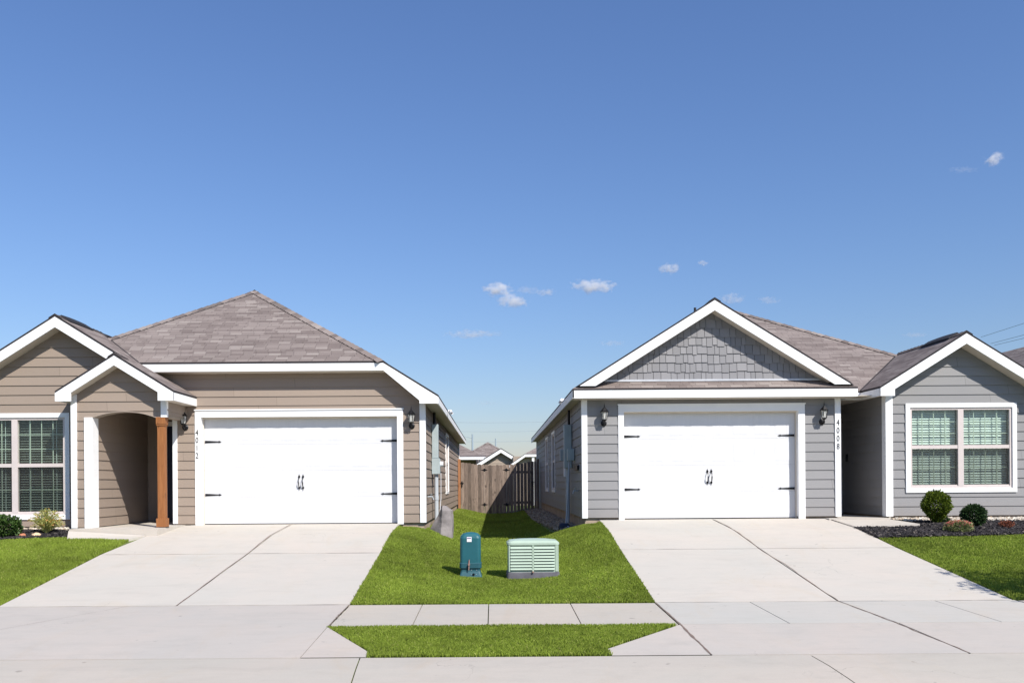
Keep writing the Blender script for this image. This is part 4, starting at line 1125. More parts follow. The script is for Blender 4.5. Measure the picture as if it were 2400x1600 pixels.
x, y = .60, 13.62; gzv = lawn_z(x, y)-.03
t = thing('utility_cabinet', 'mint green louvred utility cabinet on a dark grey pad in the lawn', 'utility cabinet', (x, y, gzv))
m = MB(); rrect(m, [(.405, .25, .0, .04), (.400, .245, .12, .05), (.392, .24, .13, .05)]); m.build('pad', M['pad'], t)
m = MB(); rrect(m, [(.385, .235, .13, .07), (.385, .235, .545, .07)]); m.build('body', M['mint'], t)
m = MB(); rrect(m, [(.395, .245, .535, .07), (.400, .250, .545, .07), (.398, .248, .575, .07), (.36, .215, .605, .07), (.22, .13, .622, .06), (.05, .04, .630, .03)]); m.build('lid', M['mint'], t)
m = MB()
for i in range(8):
    z = .16+i*.0455
    for a, b in ((-.345, -.018), (.012, .325)):
        m.hexa([(a, -.2335, z), (b, -.2335, z), (b, -.2335, z), (a, -.2335, z), (a, -.236, z+.036), (b, -.236, z+.036), (b, -.2335, z+.036), (a, -.2335, z+.036)] if False else
               [(a, -.262, z+.006), (b, -.262, z+.006), (b, -.233, z+.006), (a, -.233, z+.006), (a, -.240, z+.040), (b, -.240, z+.040), (b, -.233, z+.040), (a, -.233, z+.040)])
m.box(-.016, .010, -.258, -.233, .14, .535); m.box(-.372, -.350, -.245, -.233, .14, .535); m.box(.335, .385, -.242, -.20, .14, .535)
m.build('louvres', M['mint'], t)
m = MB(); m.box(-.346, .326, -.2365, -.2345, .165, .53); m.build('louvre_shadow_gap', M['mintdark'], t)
m = MB(); m.tube([(-.005, -.25, .135), (-.005, -.275, .135)], .014, 8); m.build('lock', M['copper'], t)

# ---------------------------------------------------------------- rock, stones
def rock(name, label, cat, loc, size, mat, seed, sub=3, group=None, amp=.28, parent=None):
    import bmesh
    bm = bmesh.new(); bmesh.ops.create_icosphere(bm, subdivisions=sub, radius=1)
    for v in bm.verts:
        n = mnoise.noise(v.co*1.3+V((seed*3.1, seed, 0)))*amp+mnoise.noise(v.co*3.7+V((seed, 0, seed)))*amp*.35
        q = v.co.copy()
        v.co = v.co*(1+n)
        # facet
        v.co = V([round(c*3.2+.15*mnoise.noise(q*2))/3.2*.45+c*.55 for c in v.co])
        v.co = V((v.co.x*size[0], v.co.y*size[1], v.co.z*size[2]))
    me = bpy.data.meshes.new(name); bm.to_mesh(me); bm.free(); me.materials.append(mat)
    o = bpy.data.objects.new(name, me); col.objects.link(o); o.location = loc
    tag(o, label, cat, group); return o
# standing limestone boulder: tapered facetted block
def boulder():
    import bmesh
    bm = bmesh.new()
    ring = lambda z, pts: [bm.verts.new((a, b, z)) for a, b in pts]
    A = ring(-.15, [(-.23, -.06), (-.02, -.20), (.20, -.12), (.23, .04), (.10, .16), (-.16, .13)])
    B = ring(.14, [(-.235, -.05), (0, -.19), (.215, -.11), (.24, .04), (.12, .16), (-.17, .12)])
    C_ = ring(.34, [(-.11, -.04), (.01, -.17), (.215, -.10), (.235, .04), (.13, .14), (-.06, .11)])
    D = ring(.50, [(-.03, -.03), (.02, -.13), (.19, -.08), (.225, .03), (.13, .10), (.0, .08)])
    E_ = ring(.60, [(.0, -.02), (.02, -.06), (.07, -.05), (.10, .0), (.07, .04), (.02, .04)])
    for P, Q in ((A, B), (B, C_), (C_, D), (D, E_)):
        for i in range(6): bm.faces.new((P[i], P[(i+1) % 6], Q[(i+1) % 6], Q[i]))
    bm.faces.new(E_)
    bmesh.ops.subdivide_edges(bm, edges=bm.edges[:], cuts=4, use_grid_fill=True)
    for v in bm.verts:
        n = mnoise.noise(v.co*6)*.012+mnoise.noise(v.co*17)*.008; v.co += V((n, n*.7, n*.6))
    me = bpy.data.meshes.new('boulder'); bm.to_mesh(me); bm.free(); me.materials.append(M['rock'])
    o = bpy.data.objects.new('boulder', me); col.objects.link(o); o.location = (-1.04, 17.72, lawn_z(-1.05, 17.7)-.04)
    tag(o, 'upright grey limestone boulder leaning by the tan house corner', 'boulder')
boulder()
rock('stone', 'pale peach stone under the yellow-leaved shrub in the mulch', 'stone', (-8.30, 15.98, .83), (.075, .06, .055), M['peach'], 2)
rock('stone', 'small rusty red stone beside the rounded green shrub', 'stone', (-8.54, 15.98, .82), (.06, .05, .05), M['rust'], 9)
t = thing('downspout_block', 'dark blue plastic drain box at the foot of the shaded grey wall', 'drain box', (1.50, 18.75, .70))
m = MB(); rrect(m, [(.12, .14, .0, .03), (.12, .14, .10, .04), (.09, .11, .16, .04)]); m.build('body', M['bluepipe'], t)
m = MB(); m.tube([(.02, -.10, .08), (.05, -.24, .03)], .03, 8); m.build('spout', M['bluepipe'], t)

# loose material scattered by the thousand
def scatter_lumps(name, mat, pts, smin, smax, label_kind='stuff', flat=.6, sub=0, elong=1.0):
    base = [(0, 0, 1), (1, 0, 0), (0, 1, 0), (-1, 0, 0), (0, -1, 0), (0, 0, -1)]
    fbase = [(0, 1, 2), (0, 2, 3), (0, 3, 4), (0, 4, 1), (5, 2, 1), (5, 3, 2), (5, 4, 3), (5, 1, 4)]
    # cut-corner cube reads better than an octahedron for pebbles
    c = .62
    base = [(x*(1 if i != 0 else c), 0, 0) for i, x in enumerate(())]
    cube = [(-1, -1, -1), (1, -1, -1), (1, 1, -1), (-1, 1, -1), (-1, -1, 1), (1, -1, 1), (1, 1, 1), (-1, 1, 1)]
    fc = [(3, 2, 1, 0), (4, 5, 6, 7), (0, 1, 5, 4), (1, 2, 6, 5), (2, 3, 7, 6), (3, 0, 4, 7)]
    mb = MB(); rnd = random.Random(len(pts))
    for (px_, py_, pz_) in pts:
        s = rnd.uniform(smin, smax); e = V((rnd.random()*.6, rnd.random()*.6, rnd.random()*6.28))
        from mathutils import Euler
        Rm = Euler(e).to_matrix(); sx, sy, sz = s*elong, s*rnd.uniform(.6, 1)/max(1, elong*.7), s*flat
        vs = []
        for q in cube:
            j = rnd.uniform(.6, 1.05)
            vs.append(Rm @ V((q[0]*sx*j, q[1]*sy*rnd.uniform(.7, 1.05), q[2]*sz*(.75 if q[2] > 0 else 1)))+V((px_, py_, pz_)))
        mb.solid(vs, fc, rnd.random())
    o = mb.build(name, mat); tag(o, kind='stuff'); return o
def inpoly(x, y, P):
    c = False
    for i in range(len(P)):
        x0, y0 = P[i]; x1, y1 = P[i-1]
        if (y0 > y) != (y1 > y) and x < (x1-x0)*(y-y0)/(y1-y0)+x0: c = not c
    return c
def sample(P, n, seed, zf):
    rnd = random.Random(seed); xs = [p[0] for p in P]; ys = [p[1] for p in P]; out = []
    while len(out) < n:
        x, y = rnd.uniform(min(xs), max(xs)), rnd.uniform(min(ys), max(ys))
        if inpoly(x, y, P): out.append((x, y, zf(x, y)+rnd.uniform(-.008, .012)))
    return out
# left bed
bedL = [(-12, 15.52), (-8.9, 15.62), (-7.66, 15.80), (-7.73, 16.02), (-7.75, 16.42), (-8.0, 16.55), (-8.0, 16.75), (-12, 16.85)]
def bed_zL(x, y): return lerp(y, [15.4, 15.8, 16.5, 17], [.765, .80, .885, .90])+(.04 if False else 0)
def bed_zR(x, y): return lerp(y, [14.9, 15.3, 16.3, 17.4], [.69, .745, .895, .955])
mb = MB()
for P, zf in ((bedL, bed_zL),): mb.face([V((x, y, zf(x, y)-.01)) for x, y in P])
bb = mb.build('mulch_bed', M['mulchbase']); tag(bb, kind='structure')
scatter_lumps('mulch', M['mulch'], sample(bedL, 5200, 1, bed_zL), .012, .030, elong=1.7, flat=.4)
gl = [(-9.4, 16.62), (-7.95, 16.55), (-7.9, 16.86), (-9.4, 16.86)]
scatter_lumps('gravel', M['gravel'], sample(gl, 420, 2, lambda x, y: .905), .018, .034)
bedR = [(6.66, 14.98+.25), (8.3, 15.33), (13.5, 15.75), (13.5, 17.05), (8.05, 17.0), (7.95, 16.6), (7.83, 16.09), (6.64, 16.09)]
mb = MB(); 
n = 30
for i in range(n):
    a, b = 6.64+(13.5-6.64)*i/n, 6.64+(13.5-6.64)*(i+1)/n
    f0_ = lambda x: lerp(x, [6.6, 8.3, 13.5], [15.25, 15.36, 15.8]); f1_ = lambda x: 16.11 if x < 7.8 else 17.4
    mb.face([V((a, f0_(a), bed_zR(a, f0_(a))-.012)), V((b, f0_(b), bed_zR(b, f0_(b))-.012)), V((b, min(f1_(b), 16.5), bed_zR(b, min(f1_(b), 16.5))-.012)), V((a, min(f1_(a), 16.5), bed_zR(a, min(f1_(a), 16.5))-.012))])
    if f1_(a) > 17: mb.face([V((a, 16.5, bed_zR(a, 16.5)-.012)), V((b, 16.5, bed_zR(b, 16.5)-.012)), V((b, 17.4, bed_zR(b, 17.4)-.012)), V((a, 17.4, bed_zR(a, 17.4)-.012))])
tag(mb.build('mulch_bed', M['mulchbase']), kind='structure')
scatter_lumps('mulch', M['mulch'], sample([(6.66, 15.25), (8.3, 15.36), (11.2, 15.6), (11.2, 17.0), (8.1, 16.95), (7.85, 16.11), (6.62, 16.11)], 9500, 3, bed_zR), .012, .030, elong=1.7, flat=.4)
scatter_lumps('gravel', M['gravel'], sample([(7.80, 17.08), (8.3, 16.93), (9.0, 16.88), (11.4, 16.80), (11.4, 17.40), (7.80, 17.40)], 2600, 4, lambda x, y: bed_zR(x, y)+.008), .018, .036)
# gravel along the grey side wall in the gap
gp = [(1.35, 18.9), (1.50, 18.3), (1.78, 18.2), (1.78, 33.3), (1.2, 33.3), (1.15, 26), (1.3, 21)]
scatter_lumps('gravel', M['graveldark'], sample(gp, 2600, 6, lambda x, y: lawn_z(x, y)-.005), .02, .05)

# ---------------------------------------------------------------- grass blades
def blades(name, P, dens, zf, hmin, hmax, wd, seed, avoid=(), label=None):
    rs = np.random.RandomState(seed); P_ = np.array(P); lo = P_.min(0); hi = P_.max(0)
    # area by shoelace
    A = abs(sum(P[i-1][0]*P[i][1]-P[i][0]*P[i-1][1] for i in range(len(P)))/2)
    n = int(A*dens); box = (hi-lo).prod(); m_ = int(n*box/A*1.1)+10
    xy = lo+rs.rand(m_, 2)*(hi-lo); ins = np.zeros(m_, bool); x, y = xy[:, 0], xy[:, 1]
    for i in range(len(P)):
        x0, y0 = P[i]; x1, y1 = P[i-1]
        cnd = ((y0 > y) != (y1 > y)); 
        with np.errstate(divide='ignore', invalid='ignore'): cr = x < (x1-x0)*(y-y0)/((y1-y0) if y1 != y0 else 1e-9)+x0
        ins ^= (cnd & cr)
    for (ax0, ax1, ay0, ay1) in avoid: ins &= ~((x > ax0) & (x < ax1) & (y > ay0) & (y < ay1))
    xy = xy[ins][:n]; n = len(xy); x, y = xy[:, 0], xy[:, 1]
    # height field sampled on a coarse grid and interpolated
    gx = np.linspace(lo[0], hi[0], 60); gy = np.linspace(lo[1], hi[1], 80)
    Z = np.array([[zf(a, b) for a in gx] for b in gy])
    ix = np.clip((x-gx[0])/(gx[1]-gx[0]), 0, 58.999); iy = np.clip((y-gy[0])/(gy[1]-gy[0]), 0, 78.999)
    i0, j0 = ix.astype(int), iy.astype(int); fx, fy = ix-i0, iy-j0
    z = Z[j0, i0]*(1-fx)*(1-fy)+Z[j0, i0+1]*fx*(1-fy)+Z[j0+1, i0]*(1-fx)*fy+Z[j0+1, i0+1]*fx*fy
    patch = .5+.5*np.sin(x*2.1+1.3*np.sin(y*1.7+seed))*np.sin(y*2.9+1.1*np.sin(x*2.3))
    h = rs.uniform(hmin, hmax, n)*(.8+.4*patch); a = rs.rand(n)*6.283; la = rs.rand(n)*6.283; ll = rs.uniform(.25, .95, n)*h
    w_ = wd*rs.uniform(.7, 1.3, n)
    v = np.zeros((n, 4, 3), np.float32)
    dx, dy = np.cos(a)*w_, np.sin(a)*w_
    v[:, 0] = np.stack([x-dx, y-dy, z-.03], 1); v[:, 1] = np.stack([x+dx, y+dy, z-.03], 1)
    lx, ly = np.cos(la)*ll, np.sin(la)*ll
    v[:, 2] = np.stack([x+dx*.7+lx*.4, y+dy*.7+ly*.4, z+h*.55], 1)
    v[:, 3] = np.stack([x+lx, y+ly, z+h], 1)
    me = bpy.data.meshes.new(name); me.vertices.add(n*4); me.vertices.foreach_set('co', v.reshape(-1))
    idx = (np.arange(n)[:, None]*4+np.array([[0, 1, 2, 0, 2, 3]])).reshape(-1).astype(np.int32)
    me.loops.add(n*6); me.loops.foreach_set('vertex_index', idx)
    me.polygons.add(n*2); me.polygons.foreach_set('loop_start', np.arange(0, n*6, 3, dtype=np.int32))
    try: me.polygons.foreach_set('loop_total', np.full(n*2, 3, np.int32))
    except Exception: pass
    at = me.attributes.new('tint', 'FLOAT', 'FACE')
    tv = np.clip(rs.rand(n)*.72+patch*.12+.05*rs.randn(n), 0, 1); tv[rs.rand(n) < .03] = 1.0
    at.data.foreach_set('value', np.repeat(tv, 2).astype(np.float32))
    me.materials.append(M['grass']); me.update(); me.validate()
    o = bpy.data.objects.new(name, me); col.objects.link(o); tag(o, kind='stuff'); return o
H0, H1 = .014, .032
blades('grass', [(-1.87, 11.46), (2.09, 11.46), (2.09, 17.46), (1.85, 17.48), (1.85, 17.6), (1.25, 18.4), (1.2, 19), (-1.34, 19), (-1.34, 17.5), (-1.87, 17.48)], 10500, lambda x, y: lawn_z(x, y), H0, H1, .0031, 11,
       avoid=[(-.53, -.19, 13.60, 13.85), (.20, .99, 13.39, 13.85)])
blades('grass', [(-1.35, 19), (1.2, 19), (1.1, 26), (1.15, 33.3), (-1.34, 33.3)], 2200, lambda x, y: lawn_z(x, y), .03, .06, .007, 12)
blades('grass', [(-1.89, 9.945), (2.06, 9.945), (1.13, 8.82), (1.14, 8.54), (-1.24, 8.54), (-1.25, 8.78)], 15000, lambda x, y: profL(y), H0, .029, .0028, 13)
blades('grass', [(-11.0, 11.47), (-6.46, 11.47), (-6.52, 14.6), (-6.50, 15.70), (-7.59, 15.69), (-7.68, 15.80), (-8.9, 15.62), (-11.0, 15.55)], 8500, lambda x, y: min(lawn_z(x, y), 9), H0, H1, .0034, 14)
blades('grass', [(6.75, 11.45), (11.0, 11.45), (11.0, 15.58), (8.3, 15.34), (6.66, 15.23), (6.68, 14.6)], 8500, lambda x, y: lawn_z(x, y), H0, H1, .0034, 15)
blades('grass', [(7.35, 8.55), (11, 8.55), (11, 9.95), (6.85, 9.95)], 2500, lambda x, y: lawn_z(x, y), H0, H1, .005, 16)

# ---------------------------------------------------------------- shrubs
def leafcloud(mb, c, rad, n, ls, seed, shape=None, hollow=.42, long=1.6, up=0):
    rnd = random.Random(seed)
    for i in range(n):
        while True:
            d = V((rnd.uniform(-1, 1), rnd.uniform(-1, 1), rnd.uniform(-1, 1)))
            if .05 < d.length <= 1: break
        d.normalize(); r_ = hollow+(1-hollow)*rnd.random()**.6
        k = 1+.10*mnoise.noise(d*2.6+V((seed, 0, 0)))+.07*mnoise.noise(d*6+V((0, seed, 0)))
        q = d*r_*k
        if shape: q = shape(q)
        p = V((c[0]+q.x*rad[0], c[1]+q.y*rad[1], c[2]+q.z*rad[2]))
        a = (d+V((rnd.uniform(-.8, .8), rnd.uniform(-.8, .8), rnd.uniform(-.8, .8)+up))).normalized()
        b = a.cross(V((rnd.uniform(-1, 1), rnd.uniform(-1, 1), rnd.uniform(-1, 1)))).normalized()
        s = ls*rnd.uniform(.6, 1.3)
        mb.face([p, p+a*s*long*.5+b*s*.5, p+a*s*long, p+a*s*long*.5-b*s*.5], max(0, min(1, rnd.gauss(.45, .26))))
def shrub(name, label, cat, loc, rad, n, ls, mat, seed, shape=None, stemh=.15, long=1.6, group=None):
    t = thing(name, label, cat, loc, group)
    m = MB(); leafcloud(m, (0, 0, stemh+rad[2]*.92), rad, n, ls, seed, shape, long=long); m.build('foliage', mat, t)
    s = MB(); rnd = random.Random(seed)
    for k in range(5):
        a = rnd.random()*6.28; s.tube([(0, 0, -.03), (.3*rad[0]*math.cos(a), .3*rad[1]*math.sin(a), stemh+rad[2]*.5), (.6*rad[0]*math.cos(a), .6*rad[1]*math.sin(a), stemh+rad[2]*1.1)], [.012, .009, .004], 5)
    s.build('stem', M['bark'], t); return t
def topiary(q):
    k = 1.0-.62*max(0, -q.z-.05)**.95; return V((q.x*k*1.03, q.y*k*1.03, min(q.z, .86+.14*q.z)))
zb = bed_zR(8.2, 16.5)
shrub('shrub', 'clipped rounded boxwood shrub tapering to its base below the white-framed window', 'shrub', (8.27, 16.45, zb), (.25, .25, .30), 8500, .021, M['leafbox'], 1, topiary, .04)
shrub('shrub', 'low round dark green shrub in mulch right beside the clipped boxwood', 'shrub', (8.80, 16.15, bed_zR(8.8, 16.15)), (.212, .22, .20), 6000, .020, M['leafblue'], 2, None, .01)
shrub('shrub', 'tiny dark green seedling shrub half hidden behind the pink flowers', 'shrub', (8.50, 16.62, bed_zR(8.5, 16.6)), (.09, .09, .06), 500, .02, M['leafblue'], 12, None, .01)
shrub('shrub', 'glossy rounded green shrub in the mulch below the dark-slatted window', 'shrub', (-8.86, 15.98, .775), (.265, .25, .205), 2600, .034, M['leafdark'], 3, None, .01, 1.7)
# flowering plant
t = thing('flowering_plant', 'low mound of pink and orange flowers in the black mulch', 'flowers', (8.28, 15.68, bed_zR(8.3, 15.7)))
m = MB(); leafcloud(m, (0, 0, .06), (.25, .17, .11), 2200, .012, 5, None, .3, 4.5, .5); m.build('foliage', M['leafflower'], t)
m = MB(); rnd = random.Random(8)
for k in range(230):
    a = rnd.random()*6.28; r_ = rnd.random()**.5; p = V((.25*r_*math.cos(a), .17*r_*math.sin(a), .06+.125*math.sqrt(max(0, 1-r_*r_))+rnd.uniform(0, .02)))
    tt = rnd.random()
    for j in range(5):
        b = a+j*1.257; m.face([p, p+V((math.cos(b)*.017, math.sin(b)*.017, .006)), p+V((math.cos(b+.9)*.017, math.sin(b+.9)*.017, .006))], tt)
m.build('petals', M['petal'], t)
t = thing('seedling', 'small reddish leafy seedling in mulch on the far side of the dark round shrub', 'plant', (9.32, 16.0, bed_zR(9.3, 16)))
m = MB(); leafcloud(m, (0, 0, .05), (.13, .10, .07), 500, .014, 6, None, .2, 2.5, .4); m.build('foliage', M['redleaf'], t)
# yellow arching shrub: sprays of small leaves along thin stems
t = thing('variegated_shrub', 'spreading yellow-green shrub with orange tips under the window', 'shrub', (-8.22, 16.2, .845)); t.scale = (1.0, 1.0, 1.08)
m = MB(); s = MB(); rnd = random.Random(4)
for k in range(210):
    a = rnd.random()*6.28; out = rnd.uniform(.06, .34); h = rnd.uniform(.12, .40)*(1-.45*(out/.34)**2)+.05
    pts = []
    for q in range(7):
        u = q/6; pts.append(V((math.cos(a)*out*u, math.sin(a)*out*.8*u, h*math.sin(u*1.75)/math.sin(1.5))))
    s.tube(pts, .0022, 4, caps=False)
    tip = rnd.random() < .28
    for q in range(30):
        u = rnd.uniform(.25, 1); i = min(5, int(u*6)); p = pts[i].lerp(pts[i+1], u*6-i)
        d = V((rnd.uniform(-1, 1), rnd.uniform(-1, 1), rnd.uniform(-.3, 1))).normalized(); b = d.cross(V((rnd.random(), rnd.random(), 1))).normalized(); L = rnd.uniform(.02, .036)
        m.face([p, p+d*L*.5+b*L*.22, p+d*L, p+d*L*.5-b*L*.22], 1.0 if (tip and u > .8) else rnd.uniform(0, .88))
m.build('foliage', M['leafyellow'], t); s.build('stem', M['leafyellow'], t)

# young street tree standing outside the frame; its shadow falls on the drive
t = thing('young_tree', 'slender young street tree on the lawn verge beside the right driveway', 'tree', (9.35, 9.35, .06))
m = MB(); m.tube([(0, 0, -.1), (.02, 0, 1.0), (-.02, .03, 2.0), (.03, 0, 3.0), (0, .02, 3.9)], [.05, .042, .034, .022, .008], 8)
rnd = random.Random(9); tips = []
for k in range(16):
    z = 1.6+k*.14; a = k*2.4; L = .9*(1-.45*(k/16)); e = V((math.cos(a)*L, math.sin(a)*L, z+L*.55)); m.tube([(0, 0, z), (e.x*.5, e.y*.5, z+L*.2), e], [.016, .010, .004], 5); tips.append(e); tips.append(V((e.x*.6, e.y*.6, z+L*.3)))
m.build('trunk', M['bark'], t)
m = MB()
for i, e in enumerate(tips): leafcloud(m, e, (.30, .30, .22), 150, .045, 20+i, None, .1, 1.8)
m.build('crown', M['treeleaf'], t)

# ---------------------------------------------------------------- neighbours behind and beside
def far_house(name, label, xc_, w_, y0, y1, z0, ze, pitch, wallmat, hip=True, gable=None, over=.3):
    """hipped box house; gable=(x centre, half width, y front, apex z)"""
    t = thing(name, label, 'house', (xc_, y0, z0), world=True)
    a, b = xc_-w_/2, xc_+w_/2; m = MB()
    m.box(a+over, b-over, y0+over, y1-over, z0-.3, ze-.1)
    m.build('wall', M[wallmat], t)
    r = MB(); h = w_/2*pitch; d = w_/2
    n1 = roofplane(r, [(a, y0, ze), (b, y0, ze), (xc_, y0+d, ze+h)], .06); n2 = roofplane(r, [(a, y1, ze), (b, y1, ze), (xc_, y1-d, ze+h)], .06)
    n3 = roofplane(r, [(a, y0, ze), (xc_, y0+d, ze+h), (xc_, y1-d, ze+h), (a, y1, ze)], .06); n4 = roofplane(r, [(b, y0, ze), (b, y1, ze), (xc_, y1-d, ze+h), (xc_, y0+d, ze+h)], .06)
    for e, nn in (((a, y0, ze), n3), ((b, y0, ze), n4)): ridgecap(r, (xc_, y0+d, ze+h), e, n1, nn, .14, .3)
    if gable:
        gx, gw, gy, gzz = gable
        zg = lambda x: gzz-pitch*abs(x-gx)
        yb = y0+max(0.5, (gzz-ze)/pitch)
        roofplane(r, [(gx, gy, gzz), (gx, yb, gzz), (gx-gw, yb, zg(gx-gw)), (gx-gw, gy, zg(gx-gw))], .06); roofplane(r, [(gx, gy, gzz), (gx, yb, gzz), (gx+gw, yb, zg(gx+gw)), (gx+gw, gy, zg(gx+gw))], .06)
    r.build('roof', [M['roof'], M['drip']], t)
    f = MB(); f.board((a, y0, ze-.06), (b, y0, ze-.06), .17, .03, NF); f.board((a, y0, ze-.06), (a, y1, ze-.06), .17, .03, -FX); f.board((b, y0, ze-.06), (b, y1, ze-.06), .17, .03, FX)
    f.build('fascia', M['trim'], t)
    s = MB(); s.box(a+.03, b-.03, y0+.03, y0+over, ze-.22, ze-.2); s.build('soffit', M['soffit'], t)
    if gable:
        f = MB(); gable_rakes(f, gx, gzz-.02, gx-gw, gx+gw, gy, h=.24, t=.03, blk=.25, pitch=pitch); f.build('rake_board', M['trim'], t)
        w2 = MB(); siding(w2, front(gy+.35), [[(gx-gw+.3, z0), (gx+gw-.3, z0), (gx+gw-.3, zg(gx+gw-.3)-.1), (gx, gzz-.1), (gx-gw+.3, zg(gx-gw+.3)-.1)]], z0, .2, .02)
        w2.build('gable_wall', M['bg_tan'], t)
    return t
p = W(1143, 1036, 72)
far_house('far_house', 'distant tan house behind the fence with tall brown roof and white-edged gable', p.x, 7.4, 68.2, 82, .5, p.z-3.7*.6, .6, 'bg_tan')
p = W(1174, 1049.5, 55)
far_house('far_house', 'tan gabled house rising just above the middle of the wooden fence', p.x-1.6, 5.6, 55.6, 64, .4, 2.75, .46, 'bg_tan', gable=(p.x, 1.85, 55, p.z)) if False else None
def gable_house():
    p = W(1174, 1049.5, 55); t = thing('far_house', 'tan gable-fronted house showing just above the middle of the wooden fence', 'house', (p.x, 55, .4), world=True)
    hw = 1.95; zg = lambda x: p.z-.62*abs(x-p.x)
    r = MB(); roofplane(r, [(p.x, 55, p.z), (p.x, 62, p.z), (p.x-hw, 62, zg(p.x-hw)), (p.x-hw, 55, zg(p.x-hw))], .06); roofplane(r, [(p.x, 55, p.z), (p.x, 62, p.z), (p.x+hw, 62, zg(p.x+hw)), (p.x+hw, 55, zg(p.x+hw))], .06); r.build('roof', [M['roof'], M['drip']], t)
    f = MB(); gable_rakes(f, p.x, p.z, p.x-hw, p.x+hw, 55, h=.24, t=.03, blk=.25, pitch=.62); f.build('rake_board', M['trim'], t)
    w2 = MB(); siding(w2, front(55.35), [[(p.x-hw+.3, .4), (p.x+hw-.3, .4), (p.x+hw-.3, zg(p.x+hw-.3)-.2), (p.x, p.z-.2), (p.x-hw+.3, zg(p.x-hw+.3)-.2)]], .4, .2, .022); w2.box(p.x-hw+.3, p.x+hw-.3, 55.4, 61.8, .3, 2.6); w2.build('wall', M['bg_tan'], t)
gable_house()
def low_house():
    # porch eave and hip showing left of the gable
    a, b = W(1070, 1071, 56), W(1138, 1070, 56); t = thing('far_house', 'brown hip-roofed house over the fence top next to the tan side wall', 'house', (a.x-1, 56, .4), world=True)
    r = MB(); A = W(1081, 1066.5, 58); R_ = W(1088, 1040, 61)
    x1 = W(1126, 1066, 58).x; ze = W(1100, 1066.5, 58).z
    n1 = roofplane(r, [(x1-5.2, 58, ze), (x1, 58, ze), (x1-2.6, 60.6, ze+1.45)], .06); roofplane(r, [(x1, 58, ze), (x1, 66, ze), (x1-2.6, 63.4, ze+1.45), (x1-2.6, 60.6, ze+1.45)], .06)
    roofplane(r, [(x1-5.2, 58, ze), (x1-5.2, 66, ze), (x1-2.6, 63.4, ze+1.45), (x1-2.6, 60.6, ze+1.45)], .06)
    roofplane(r, [(b.x-3.4, 56, b.z+.03), (b.x, 56, b.z+.03), (b.x, 58.2, b.z+.2), (b.x-3.4, 58.2, b.z+.2)], .05)
    r.build('roof', [M['roof'], M['drip']], t)
    f = MB(); f.board((b.x-3.4, 55.99, b.z), (b.x, 55.99, b.z), .17, .03, NF); f.board((b.x, 55.99, b.z), (b.x, 58, b.z), .17, .03, FX); f.tube([(b.x-.02, 55.95, b.z-.02), (b.x+.12, 55.95, b.z-.5)], .04, 8); f.build('fascia', M['trim'], t)
    w2 = MB(); w2.box(x1-4.9, x1-.3, 58.3, 65.5, .3, ze-.02); w2.build('wall', M['bg_tan'], t)
    p = MB(); p.box(b.x-.45, b.x-.35, 56.2, 56.3, .3, b.z-.1); p.build('porch_post', M['trim'], t)
low_house()
def side_house():
    c0 = W(1231, 1064.5, 52); t = thing('far_house', 'hip-roofed house beyond the fence beside the shaded grey side wall', 'house', (c0.x+2, 52, .4), world=True)
    a, b = c0.x, c0.x+7.6; ze = c0.z+.05; d = 3.8
    r = MB(); y0, y1 = 52, 64
    roofplane(r, [(a, y0, ze), (b, y0, ze), (a+d, y0+d, ze+d*.55)], .06); roofplane(r, [(a, y0, ze), (a+d, y0+d, ze+d*.55), (a+d, y1, ze+d*.55), (a, y1, ze)], .06); roofplane(r, [(b, y0, ze), (a+d, y0+d, ze+d*.55), (a+d, y1, ze+d*.55), (b, y1, ze)], .06)
    # lower clipped rake at the near corner
    roofplane(r, [(a-1.05, y0, ze-.72), (a, y0, ze), (a, y1, ze), (a-1.05, y1, ze-.72)], .06)
    r.build('roof', [M['roof'], M['drip']], t)
    f = MB(); f.board((a, y0-.01, ze-.04), (b, y0-.01, ze-.04), .15, .03, NF); f.prism([V((a-1.05, y0-.012, ze-.76)), V((a-1.05, y0-.012, ze-.91)), V((a, y0-.012, ze-.19)), V((a, y0-.012, ze-.04))], (0, .03, 0)); f.build('fascia', M['trim'], t)
    w2 = MB(); w2.box(a-.7, b-.3, y0+.3, y1, .3, ze-.15); w2.build('wall', M['bg_tan'], t)
    p_ = W(1249.5, 1075, 52.1); p = MB(); p.box(p_.x-.07, p_.x+.07, 52.05, 52.2, .3, ze-.19); p.build('porch_post', M['trim'], t)
side_house()
# next house along the street, its roof just visible past the grey gable
far_house('neighbour_house', 'neighbouring house roof peeking past the grey house at the street side', 19.85, 10.6, 26, 42, 1.0, 3.5, .60, 'grey')
# houses across the street, seen only in the window panes
for i, (xh, lab) in enumerate(((-17, 'tan house across the street mirrored in the dark window'), (-4.5, 'brown-roofed house across the street facing the driveways'), (9, 'grey house across the street opposite the grey gable'))):
    t = far_house('opposite_house', lab, xh, 9.6, -34, -19.5, .3, 3.1, .62, 'bg_tan' if i != 2 else 'grey')

# transmission poles and wires
def tpole(px, ytop, Y, arms, label):
    p = W(px, 1100, Y); top = W(px, ytop, Y)
    t = thing('transmission_pole', label, 'power pole', (p.x, Y, .4), group='steel power poles on the horizon', world=True)
    m = MB(); m.tube([(p.x, Y, .2), (p.x, Y, top.z)], [.55, .28], 10); m.build('mast', M['pole'], t)
    for s, zz in arms:
        m = MB(); z = top.z-zz; m.tube([(p.x, Y, z), (p.x+s*4.2, Y, z+ (1.0 if s < 0 else -1.6))], [.13, .06], 6); m.build('arm', M['pole'], t)
        m = MB(); e = (p.x+s*4.2, Y, z+(1.0 if s < 0 else -1.6)); m.tube([e, (e[0], Y, e[2]-1.3)], .12, 6); m.build('insulator', M['pole'], t)
    return top
tpole(1107.9, 1017, 330, [(-1, 7), (1, 11), (-1, 1.5)], 'pale steel power pole with side arms above the far brown roof')
